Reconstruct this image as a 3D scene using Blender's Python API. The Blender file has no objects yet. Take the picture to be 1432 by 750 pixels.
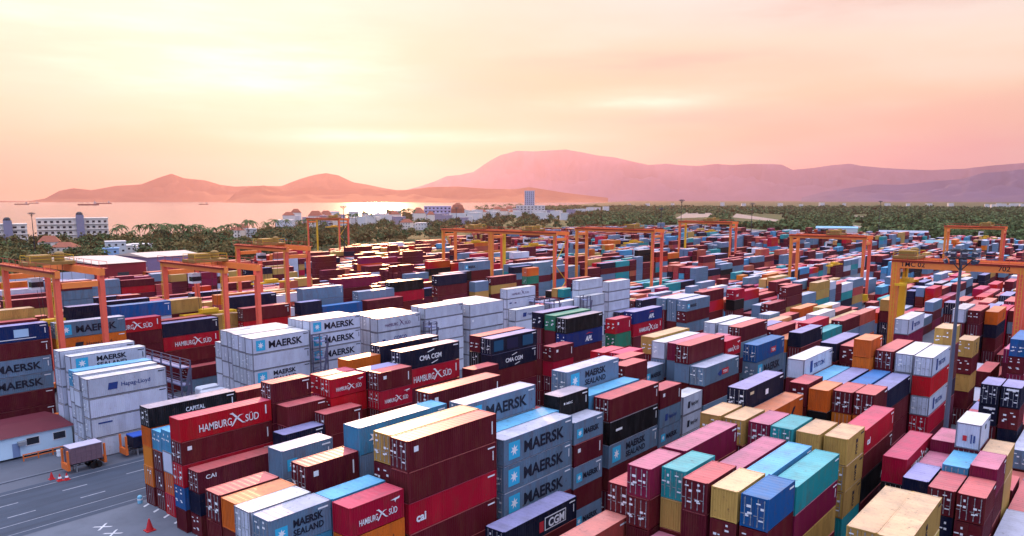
import bpy, bmesh, math, random
import numpy as np
from mathutils import Vector, Matrix, noise
C = bpy.context.scene.collection
scene = bpy.context.scene
PI = math.pi
YAW = math.radians(39.895)                     # compass heading of the view, counter-clockwise from +X (the rows' long axis)

# ---------------------------------------------------------------- camera
cd = bpy.data.cameras.new('camera'); cam = bpy.data.objects.new('camera', cd); C.objects.link(cam)
cd.sensor_width = 36; cd.lens = 36*1075/1432; cd.shift_y = .0536
cd.clip_start = 1; cd.clip_end = 90000
cam.location = (0, 0, 39.6)
cam.rotation_euler = (math.radians(90-9.14), 0, YAW-PI/2)
scene.camera = cam

# ---------------------------------------------------------------- exposure
scene.view_settings.view_transform = 'Standard'; scene.view_settings.look = 'None'
scene.view_settings.exposure = 0.32; scene.view_settings.gamma = 1; scene.view_settings.use_curve_mapping = False

# ---------------------------------------------------------------- node helper
class G:
    """small builder of math node chains"""
    def __init__(s, tree): s.t = tree; s.n = tree.nodes; s.l = tree.links
    def node(s, kind, **kw):
        n = s.n.new(kind)
        for k, v in kw.items(): setattr(n, k, v)
        return n
    def put(s, sock, v):
        if isinstance(v, bpy.types.NodeSocket): s.l.new(v, sock)
        else: sock.default_value = v
    def m(s, op, a, b=0.0, c=0.0, clamp=False):
        n = s.node('ShaderNodeMath', operation=op, use_clamp=clamp)
        s.put(n.inputs[0], a); s.put(n.inputs[1], b)
        if len(n.inputs) > 2: s.put(n.inputs[2], c)
        return n.outputs[0]
    def mix(s, f, a, b, mode='MIX'):
        n = s.node('ShaderNodeMix', data_type='RGBA', blend_type=mode)
        s.put(n.inputs['Factor'], f)
        for i, v in ((6, a), (7, b)):
            s.put(n.inputs[i], v if isinstance(v, bpy.types.NodeSocket) else (*v[:3], 1))
        return n.outputs[2]
    def ramp(s, f, stops, ease='LINEAR'):
        n = s.node('ShaderNodeValToRGB'); r = n.color_ramp; r.interpolation = ease
        while len(r.elements) < len(stops): r.elements.new(.5)
        for e, (p, c) in zip(r.elements, stops):
            e.position = p; e.color = (*c, 1) if len(c) == 3 else c
        s.put(n.inputs[0], f); return n.outputs[0]
    def noise(s, vec, scale, detail=3, rough=.55, out=0, dim='3D'):
        n = s.node('ShaderNodeTexNoise'); n.noise_dimensions = dim
        if vec is not None: s.l.new(vec, n.inputs['Vector'])
        n.inputs['Scale'].default_value = scale; n.inputs['Detail'].default_value = detail; n.inputs['Roughness'].default_value = rough
        return n.outputs[out]

# ---------------------------------------------------------------- sky
SUN_AZ, SUN_EL = YAW + math.radians(9.9), math.radians(9.0)
SUN_STRENGTH, SKY_NISHITA, SKY_GLOW = 4.2, .05, .81
world = bpy.data.worlds.new('World'); scene.world = world; world.use_nodes = True
g = G(world.node_tree); g.n.clear()
tc = g.node('ShaderNodeTexCoord').outputs['Generated']
sx = g.node('ShaderNodeSeparateXYZ'); g.l.new(tc, sx.inputs[0]); X, Y, Z = sx.outputs
fwd = g.m('ADD', g.m('MULTIPLY', X, math.cos(YAW)), g.m('MULTIPLY', Y, math.sin(YAW)))
rgt = g.m('SUBTRACT', g.m('MULTIPLY', X, math.sin(YAW)), g.m('MULTIPLY', Y, math.cos(YAW)))
azi = g.m('MULTIPLY', g.m('ARCTAN2', rgt, fwd), 180/PI)                 # degrees right of the heading
ele = g.m('MULTIPLY', g.m('ARCSINE', Z), 180/PI)                        # degrees above the horizon
ev = g.m('DIVIDE', g.m('MAXIMUM', ele, 0.0), 90.0)
# streaky high cloud bends the layers of colour a little
comb = g.node('ShaderNodeCombineXYZ'); g.put(comb.inputs[0], g.m('MULTIPLY', azi, .035)); g.put(comb.inputs[1], g.m('MULTIPLY', ele, .17)); g.put(comb.inputs[2], 3.1)
streak = g.noise(comb.outputs[0], 1.6, 5, .5)
comb2 = g.node('ShaderNodeCombineXYZ'); g.put(comb2.inputs[0], g.m('MULTIPLY', azi, .05)); g.put(comb2.inputs[1], g.m('MULTIPLY', ele, .33)); g.put(comb2.inputs[2], 7.7)
fine = g.noise(comb2.outputs[0], 2.6, 6, .55)
evw = g.m('ADD', ev, g.m('MULTIPLY', g.m('SUBTRACT', streak, .5), .05))
d = 1/90
left = g.ramp(evw, [(0,(1.05,.56,.27)),(2*d,(1.05,.66,.34)),(4*d,(1.05,.81,.47)),(6.5*d,(1.05,.91,.59)),(10*d,(1.05,.95,.69)),(14*d,(1.05,.96,.74)),(24*d,(1.0,.84,.95)),(38*d,(2.4,2.2,2.6)),(90*d,(2.7,2.8,3.4))])
mid = g.ramp(evw, [(0,(1.05,.58,.28)),(1.5*d,(1.05,.68,.34)),(4*d,(1.03,.73,.40)),(6.5*d,(.97,.67,.40)),(10*d,(.95,.74,.52)),(14*d,(.98,.86,.73)),(24*d,(1.0,.84,.95)),(38*d,(2.4,2.2,2.6)),(90*d,(2.7,2.8,3.4))])
right = g.ramp(evw, [(0,(.93,.42,.42)),(2*d,(.97,.46,.44)),(4.5*d,(1.02,.60,.42)),(7*d,(1.03,.75,.50)),(10*d,(1.02,.86,.66)),(14*d,(.94,.87,.85)),(24*d,(1.0,.82,.98)),(38*d,(2.4,2.2,2.6)),(90*d,(2.7,2.8,3.4))])
wl = g.m('SMOOTH_MIN', 1.0, g.m('DIVIDE', g.m('ADD', azi, 25.0), 25.0, clamp=True), .1)
wr = g.m('DIVIDE', azi, 27.0, clamp=True)
front = g.mix(wr, g.mix(wl, left, mid), right)
# one bright bank and its darker neighbour, low over the bay, plus fine streaks
def patch(a0, e0, wa, we):
    q = g.m('ADD', g.m('POWER', g.m('DIVIDE', g.m('SUBTRACT', azi, a0), wa), 2.0), g.m('POWER', g.m('DIVIDE', g.m('SUBTRACT', ele, e0), we), 2.0))
    return g.m('POWER', 2.718, g.m('MULTIPLY', q, -1.0))
cl = g.m('MULTIPLY', g.m('SUBTRACT', fine, .43), 2.6, clamp=True)
front = g.mix(g.m('MULTIPLY', g.m('SUBTRACT', streak, .46), 1.2, clamp=True), front, (1.10, 1.0, .82))
grey = g.m('MAXIMUM', patch(-5, 8.2, 6.5, 1.9), g.m('MAXIMUM', patch(9, 9.3, 12, .9), g.m('MAXIMUM', patch(24, 12.5, 9, 1.2), patch(16, 5.6, 9, .7))))
front = g.mix(g.m('MULTIPLY', grey, g.m('ADD', .30, g.m('MULTIPLY', cl, .75)), clamp=True), front, (.84, .57, .45))
bank = g.m('MAXIMUM', g.m('MAXIMUM', patch(-19, 8.7, 11, 2.4), g.m('MULTIPLY', patch(-27, 12.0, 14, 2.6), .75)), g.m('MAXIMUM', patch(-8, 4.4, 9, .5), g.m('MULTIPLY', patch(9, 6.9, 6, .7), .6)))
front = g.mix(g.m('MULTIPLY', bank, g.m('ADD', .55, g.m('MULTIPLY', cl, 1.0)), clamp=True), front, (1.45, 1.32, 1.05))
glow = patch(-9.5, 1.6, 5.5, 2.6)
front = g.mix(g.m('MULTIPLY', glow, .75), front, (1.0, .90, .58))
back = g.ramp(ev, [(0,(.19,.27,.52)),(12*d,(.30,.42,.80)),(40*d,(1.25,1.42,2.05)),(90*d,(2.7,2.8,3.4))])
aback = g.m('DIVIDE', g.m('SUBTRACT', g.m('ABSOLUTE', azi), 48.0), 55.0, clamp=True)
sky_col = g.mix(aback, front, back)
bg = g.node('ShaderNodeBackground'); g.put(bg.inputs[0], sky_col); bg.inputs[1].default_value = SKY_GLOW
nis = g.node('ShaderNodeTexSky', sky_type='NISHITA'); nis.sun_disc = False; nis.sun_elevation = SUN_EL; nis.sun_rotation = PI/2 - SUN_AZ
bg2 = g.node('ShaderNodeBackground'); g.l.new(nis.outputs[0], bg2.inputs[0]); bg2.inputs[1].default_value = SKY_NISHITA
# the ramps brighten the unseen dome to light roofs, physical sky adds little; the low band is the sunset cloud above
up = g.m('DIVIDE', g.m('SUBTRACT', ele, 18.0), 20.0, clamp=True)
mixs = g.node('ShaderNodeMixShader'); ad = g.node('ShaderNodeAddShader')
g.l.new(bg.outputs[0], ad.inputs[0]); g.l.new(bg2.outputs[0], ad.inputs[1])
g.put(mixs.inputs[0], up); g.l.new(bg.outputs[0], mixs.inputs[1]); g.l.new(ad.outputs[0], mixs.inputs[2])
wo = g.node('ShaderNodeOutputWorld'); g.l.new(mixs.outputs[0], wo.inputs[0])

# ---------------------------------------------------------------- sun
sl = bpy.data.lights.new('sun', 'SUN'); sl.energy = SUN_STRENGTH; sl.angle = math.radians(.6); sl.color = (1, .52, .26)
sun = bpy.data.objects.new('sun', sl); C.objects.link(sun); sun.location = (0, 0, 300)
sd = Vector((math.cos(SUN_AZ)*math.cos(SUN_EL), math.sin(SUN_AZ)*math.cos(SUN_EL), math.sin(SUN_EL)))
sun.rotation_euler = sd.to_track_quat('Z', 'Y').to_euler()
scene.cycles.max_bounces = 6; scene.cycles.diffuse_bounces = 1; scene.cycles.volume_bounces = 0
HAZE_DENSITY = 3.1e-5
ANN = """
C5 43.22 96.65 13.21 40 K:cap O O O D
C5 55.57 96.65 12.92 40 D D D G G
C4 43.28 93.92 10.57 40 LB:end D D D
C3 43.19 91.19 11.18 40 LB W O R
C2 43.08 88.46 10.74 40 N D D R
C2 68.68 88.46 16.48 20 O O D N D G
C2 74.89 88.46 17.69 40 N:end N D D D D
C2 114.73 88.46 18.21 40 N D D D D D
C2 162.93 88.46 16.19 40 G D D D D G
C1 41.80 85.73 14.07 40 R:hs D:sm R B D
C1 54.14 85.73 16.10 20 D:end D D D D G
C1 61.77 85.73 15.75 20 R:end R D D D G
C1 94.12 85.73 16.80 40 D K D D D D
C1 115.17 85.73 17.88 40 GR D D D D D
C1 163.21 85.73 16.32 40 G G D D D R
C1 176.86 85.73 16.66 40 D R:hs D G D D
C0 42.23 83.00 8.16 40 D:cma N D
C0 54.57 83.00 13.41 20 D D N D D
C0 61.37 83.00 15.75 20 R:hs R D D D D
C0 67.58 83.00 15.85 20 N D D D D G
C0 74.06 83.00 17.56 40 N:cgm R:hs D D D D
C0 94.00 83.00 16.71 40 N:pat N:cgm D D D D
C0 115.18 83.00 17.60 40 K I:apl D D D D
C0 132.21 83.00 15.38 20 R:sm GR D D D
C0 139.35 83.00 16.12 40 I:apl R:hz D D D D
C0 162.96 83.00 16.20 40 G:sms D G D D G
C0 189.84 83.00 16.26 20 R:cai K:mk D D K R
A4 32.82 60.97 13.90 20 D D N D D
A4 58.56 60.97 18.06 40 D:sm D D R D D
A4 99.25 60.97 16.20 20 R R D D G D
A4 108.90 60.97 17.49 40 T D D G D D
A4 131.57 60.97 17.04 40 W G G D D G
A3 32.80 58.24 13.83 20 O D W K D
A3 40.05 58.24 15.16 20 D:sm D D N R
A3 46.26 58.24 17.42 40 LB:star G D D N N
A3 95.18 58.24 16.47 20 D D R D D G
A3 101.39 58.24 13.90 20 G:sms D D G D
A3 107.60 58.24 17.15 40 W G D D G K
A3 131.71 58.24 16.91 40 W G D G D R
A2 32.43 55.51 13.93 20 W LB D K D
A2 58.58 55.51 17.68 40 G:ms G D D D N
A2 77.29 55.51 18.00 40 G:sea G D D G D
A2 91.30 55.51 16.42 20 D D D D R D
A2 107.77 55.51 17.19 40 P G G D G G
A2 120.11 55.51 16.31 20 P G D G D D
A2 130.29 55.51 16.95 40 D G D G G D
A1 32.50 52.78 13.89 20 G:sea LB G D D
A1 38.74 52.78 13.82 20 LB G D D R
A1 45.52 52.78 17.97 40 T D D D D D
A1 59.69 52.78 14.74 40 LB G D D N
A1 72.03 52.78 16.30 20 K:msc N D D G G
A1 78.24 52.78 15.20 40 LB G D D D
A1 105.19 52.78 17.63 40 D:end G D D G D
A1 118.00 52.78 16.49 20 R:hs D D R D G
A5 41.06 63.70 15.20 20 G:sms G D D R
A5 98.18 63.70 16.25 20 R:hs D D D D D
A0 38.52 50.05 13.76 20 R:hs O:hl D D G
A0 45.17 50.05 18.02 40 D:sm D R:cai D D D
A0 58.56 50.05 14.82 40 G:ms G:ms G:ms D N
A0 71.28 50.05 13.78 20 G:sms D:sm G:sms D G:sms
A0 78.88 50.05 15.07 40 D K:mk G:sea D D
A0 91.60 50.05 13.73 20 D:sm G:hlb G:sms D D
A0 98.30 50.05 11.44 20 W:hl W:hl W G
A0 104.95 50.05 14.65 40 G:red D G D D
A0 124.53 50.05 15.21 40 B:red G:ms N D G
C- 52.12 80.27 10.86 20 N:mk D D K
C- 58.33 80.27 12.12 20 D D D G
C- 67.50 80.27 15.99 20 D:sm R:hs D D D D
C- 86.57 80.27 13.16 20 D D D D D
C- 107.62 80.27 13.64 20 D:sm R D D D
E0 45.85 122.30 12.61 40 W:hlb W W:ln W:wv
E0 73.86 122.30 14.97 40 W:ms W W:sea W W
E0 86.20 122.30 16.68 40 W:ms W:ms W:ms W W W
E0 102.83 122.30 15.14 40 W:hsd W:csk W W W
E0 116.33 122.30 15.94 40 W W:cool W W W W
E0 130.85 122.30 15.13 40 W W:sm W W W
E0 147.70 122.30 12.00 40 W:hlb W W W
E0 176.27 122.30 12.48 40 W W W W
E1 45.77 125.03 12.90 40 W W W W W
E1 74.15 125.03 14.94 40 W W W W W
E1 86.49 125.03 16.49 40 W W W W W W
E1 103.06 125.03 15.24 40 W W W W W
E1 116.97 125.03 15.94 40 W W W W W W
E1 131.30 125.03 15.10 40 W W W W W
E1 166.60 125.03 11.43 40 W:hsd W W W
E1 179.38 125.03 16.67 40 W W W W W W
E1 194.90 125.03 14.99 40 W W W W W
E2 46.20 127.76 12.99 40 LB W W W W
E2 74.38 127.76 15.00 40 W W W W W
E2 86.72 127.76 16.46 40 W W W W W W
E2 103.39 127.76 15.24 40 W W W W W
E2 131.93 127.76 15.14 40 W W W W W
E4 47.71 133.22 14.40 40 W:sea W W W W
E4 75.28 133.22 14.96 40 W W W W W
E5 47.11 135.95 15.03 40 W W W W W
E5 75.57 135.95 12.32 40 W W W W
E3 75.15 130.49 14.94 40 W W W W W
E3 103.86 130.49 15.15 40 W W W W W
E3 132.26 130.49 15.14 40 W W W W W
E3 154.03 130.49 16.07 40 W:hsd W:cool W W W W
F0 38.68 150.70 17.94 40 I:cos D G:ms G:ms D D
F0 52.08 150.70 17.50 40 G:ms O:hl D D D D
F1 38.06 153.43 18.32 40 D D D D D D
F1 60.39 153.43 16.31 40 R:hs D D D D K
F1 72.73 153.43 14.56 40 N R:hs D D D
F1 105.78 153.43 15.54 20 N D D D D
F1 112.01 153.43 13.94 40 B D D D G
F1 125.93 153.43 13.93 40 D D D D K
F2 38.56 156.16 20.11 40 T:mk D D D D D D
F2 71.78 156.16 14.81 40 D O T D D
F2 92.54 156.16 15.29 40 D R D D D
F2 125.22 156.16 16.08 40 G B D D N G
F2 153.79 156.16 18.07 40 N D D D D D
F2 169.53 156.16 14.93 20 G:sms T D D D
F2 176.85 156.16 15.88 40 D T D D D G
F3 57.37 158.89 19.15 20 N:hl D D D D D D
F3 65.25 158.89 18.44 40 B W:csk D D D D
F3 87.69 158.89 14.08 20 T T D D R
F3 110.33 158.89 17.95 40 G G D D D N
F3 138.77 158.89 17.27 40 K R:cai D D D D
F4 73.62 161.62 18.07 40 T D D D D N
F4 92.53 161.62 17.44 40 N D D D D D
F4 161.56 161.62 17.77 40 K D D D K D
F4 201.58 161.62 16.64 20 O:hl GR:cap D D D D
F5 124.15 164.35 18.85 40 P D D D D G N
F5 173.42 164.35 20.18 40 G:sms D D N N D R
B5 48.66 36.35 9.54 40 S D D
B5 61.00 36.35 12.41 20 D D D D
B5 80.55 36.35 15.14 20 T T D D D
B5 87.74 36.35 16.86 40 N:mk2 N D D D D
B5 107.58 36.35 17.28 40 W:tri D D D D D
B5 121.44 36.35 17.60 40 N D D D D D
B4 60.10 33.62 15.05 20 P D D D D
B4 66.97 33.62 15.05 40 P D D D D
B4 80.90 33.62 15.01 20 T D D D D
B4 87.62 33.62 14.31 40 O:zim K D D D
B4 101.26 33.62 15.41 20 D:end D K D D
B4 107.75 33.62 14.60 40 LB D D D D
B4 122.46 33.62 17.28 40 D:end D D D D D
B4 154.30 33.62 17.69 40 W:tri P D D D D
B3 55.50 30.89 8.70 20 P D K
B3 61.71 30.89 15.00 20 TE T D D D
B3 81.47 30.89 14.92 20 P:end D D D D
B3 101.03 30.89 14.99 20 O K D D D
B3 107.24 30.89 14.75 40 N D D D D
B3 119.57 30.89 19.03 20 O O D D D D K
B3 192.56 30.89 15.64 40 W D D D D
B2 60.53 28.16 14.90 20 D:end D D D D
B2 67.09 28.16 14.28 40 P D D D D
B2 81.00 28.16 15.02 20 TE K D D D
B2 102.27 28.16 14.94 20 D:end O D D D
B2 108.48 28.16 14.59 40 B D D D D
B2 121.35 28.16 17.42 40 D:end D D D D D
B2 193.90 28.16 15.43 40 D:end D N D D
B1 60.71 25.43 14.76 20 T D D D D
B1 67.00 25.43 14.23 40 LB D D D D
B1 81.30 25.43 14.91 20 T N D D D
B1 101.93 25.43 15.14 20 D:end O D D D
B1 108.14 25.43 14.55 40 N D D D D
B1 121.32 25.43 17.30 40 W:end W D D D D
B1 198.35 25.43 14.90 40 O:zim N D D D
B0 60.68 22.70 14.77 20 B D D D D
B0 67.25 22.70 13.92 40 TE P T D D
B0 82.01 22.70 14.78 20 T:csv T:csv T:csv TE D
B0 88.49 22.70 14.21 40 R:cai D K:pil D D
B0 120.31 22.70 17.38 40 W:tri R W:tri R D D
B0 132.65 22.70 19.92 20 T D D N D D D
B0 151.95 22.70 15.37 20 T:csv D T D D
G4 66.16 15.52 12.03 40 T D D D
G4 85.29 15.52 10.90 20 N N N D
G4 91.57 15.52 10.62 20 P N N D
G4 97.78 15.52 11.98 20 P D D G
G4 130.26 15.52 12.58 20 N N:bar D N
G4 157.08 15.52 15.59 40 B D P D G
G3 65.05 12.79 12.45 40 T:csv T D D
G3 83.67 12.79 11.02 20 D N K D
G3 89.88 12.79 11.72 20 LB D N K
G3 96.09 12.79 14.95 20 W:grf D D D G
G3 129.53 12.79 12.76 20 N:bar D N N
G2 82.80 10.06 11.31 20 D D D D
G2 89.01 10.06 12.46 20 P D D G
G2 95.24 10.06 12.25 20 T T T G
G5 88.24 18.25 11.88 40 R:hs K K D
L 53.34 45.60 7.78 40 N:cmab D D
"""
# ---------------------------------------------------------------- the container yard's stock list
ROW0 = dict(B=22.7, A=50.05, C=80.27, E=122.3, F=150.7, G=4.6)
CRANES = [(196,21,45.5,26.0),(452,59,84,26.0),(306,83,110,26.0),(408,181,212,27.2),(277,155,192,27.5),(233,171,202,27.5),
          (242,211,238,27.0),(86,145.3,170.7,26.0),(55,146.2,171.6,27.3),(131,190.5,216,26.0),(320,412,446,27.0)]
BOUND = [(-200,400),(0,397),(150,389),(240,372),(400,352),(480,344),(620,331),(740,319),(960,309),(1100,316),(1250,322),(1432,334),(1700,340)]
def edge_of_yard(px):
    for (a, ya), (b, yb) in zip(BOUND, BOUND[1:]):
        if a <= px <= b: return ya + (yb - ya) * (px - a) / (b - a)
    return 345
def seen_at(x, y, z):
    f, p, yw = 1075.0, math.radians(9.14), math.radians(39.895)
    X, Y, Z = x, y, z - 39.6
    d = X*math.cos(yw) + Y*math.sin(yw)
    dep = d*math.cos(p) - Z*math.sin(p)
    if dep < 1: return (-9999, 0)
    return (716 + 1075*(X*math.sin(yw) - Y*math.cos(yw))/dep, 451.8 - 1075*(d*math.sin(p) + Z*math.cos(p))/dep)
def stock():
    """every container: [row name, x, y, z, length, height, colour, mark, tier from the top, tiers, traced]"""
    rnd = random.Random(7); boxes = []; occ = {}
    for line in ANN.strip().splitlines():
        t = line.split(); x, y, z = float(t[1]), float(t[2]), float(t[3]); L = 12.19 if t[4] == '40' else 6.06
        c = t[5:]; n = len(c); h = z/n
        for i, k in enumerate(c):
            col, _, mk = k.partition(':')
            boxes.append((t[0], x, y, z-(i+1)*h, L, h, col, mk, i, n, 1))
        occ.setdefault(int(round(y*3)), []).append((x, x+L, y))
    near_y = lambda y: [o for k in (-2,-1,0,1,2) for o in occ.get(int(round(y*3))+k, []) if abs(o[2]-y) < .7]
    free = lambda y, a, b: all(b <= o[0]-.1 or a >= o[1]+.1 for o in near_y(y))
    warm = 'D D D D D D D R D T T O N G P W D D D D S S D N'.split()
    mixed = 'D D D D D D D G G G G G N K N R P W O T G N LB D G S D G D S TE T'.split()
    blocks = [('B',22.7,6,61),('A',50.05,6,32),('C',80.27,7,43),('E',122.3,6,46),('F',150.7,6,38),('G',4.6,6,85)]
    yy = 195.0
    while yy < 640: blocks.append(('Y%d'%yy, yy, 6, yy/3.4)); yy += 31
    for name, y0, k, x in blocks:
        annx = [o for q in range(k) for o in near_y(y0+q*2.73)]
        lim = max([o[1] for o in annx] or [-1e9]) - 2
        h0 = 3; bay = 'D', 'G'
        while x < 760:
            lane = (x % 190) < 14 and x > 140
            if rnd.random() < .45: h0 = rnd.choice([2,3,3,4,4,5]); bay = rnd.choice(warm), rnd.choice(mixed)
            for r in range(k):
                y = y0 + r*2.73
                pieces = [(x,12.19)] if rnd.random() < .88 else [(x,6.06),(x+6.13,6.06)]
                for a, L in pieces:
                    n = max(1, min(5, h0 + rnd.choice([-1,0,0,0,0,0,1]))); near = a < lim
                    if near: n = rnd.choice([1,2,2])
                    h = rnd.choice([2.59,2.75,2.9]); dom = rnd.random(); gap = rnd.random(); side = rnd.uniform(-120,120)
                    cols = [(rnd.random(), rnd.choice(warm), rnd.choice(mixed), rnd.choice('DDNG')) for i in range(6)]
                    if (lane and not near) or not free(y, a, a+L): continue
                    if 101 < a+L and a < 112 and 15 < y < 21: continue
                    if any(abs(a+L/2-cx) < 6+L/2 and min(abs(y+1.2-c0), abs(y+1.2-c1)) < 2.6 for cx,c0,c1,ch in CRANES): continue
                    px, py = seen_at(a, y, n*2.6)
                    if px < -60 or px > 1500 or py < edge_of_yard(px)+2: continue
                    if y0 > 160 and gap < .08: continue
                    if (name == 'E' and a < 73) or (name == 'F' and a < 52): continue
                    if name == 'E' and a > 74 and not near: n = min(n, 3)
                    left = px < 700+side or y0 > 330 and px < 700
                    for i in range(n):
                        u, w, m, d = cols[i]
                        if dom < .35 and u < .6: u, w, m, d = cols[0]
                        elif dom < .75 and u < .5: w, m = bay
                        boxes.append((name, a, y, (n-1-i)*h, L, h, d if near else w if left else m, '', i, n, 0))
            x += 12.62
    return boxes
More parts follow.
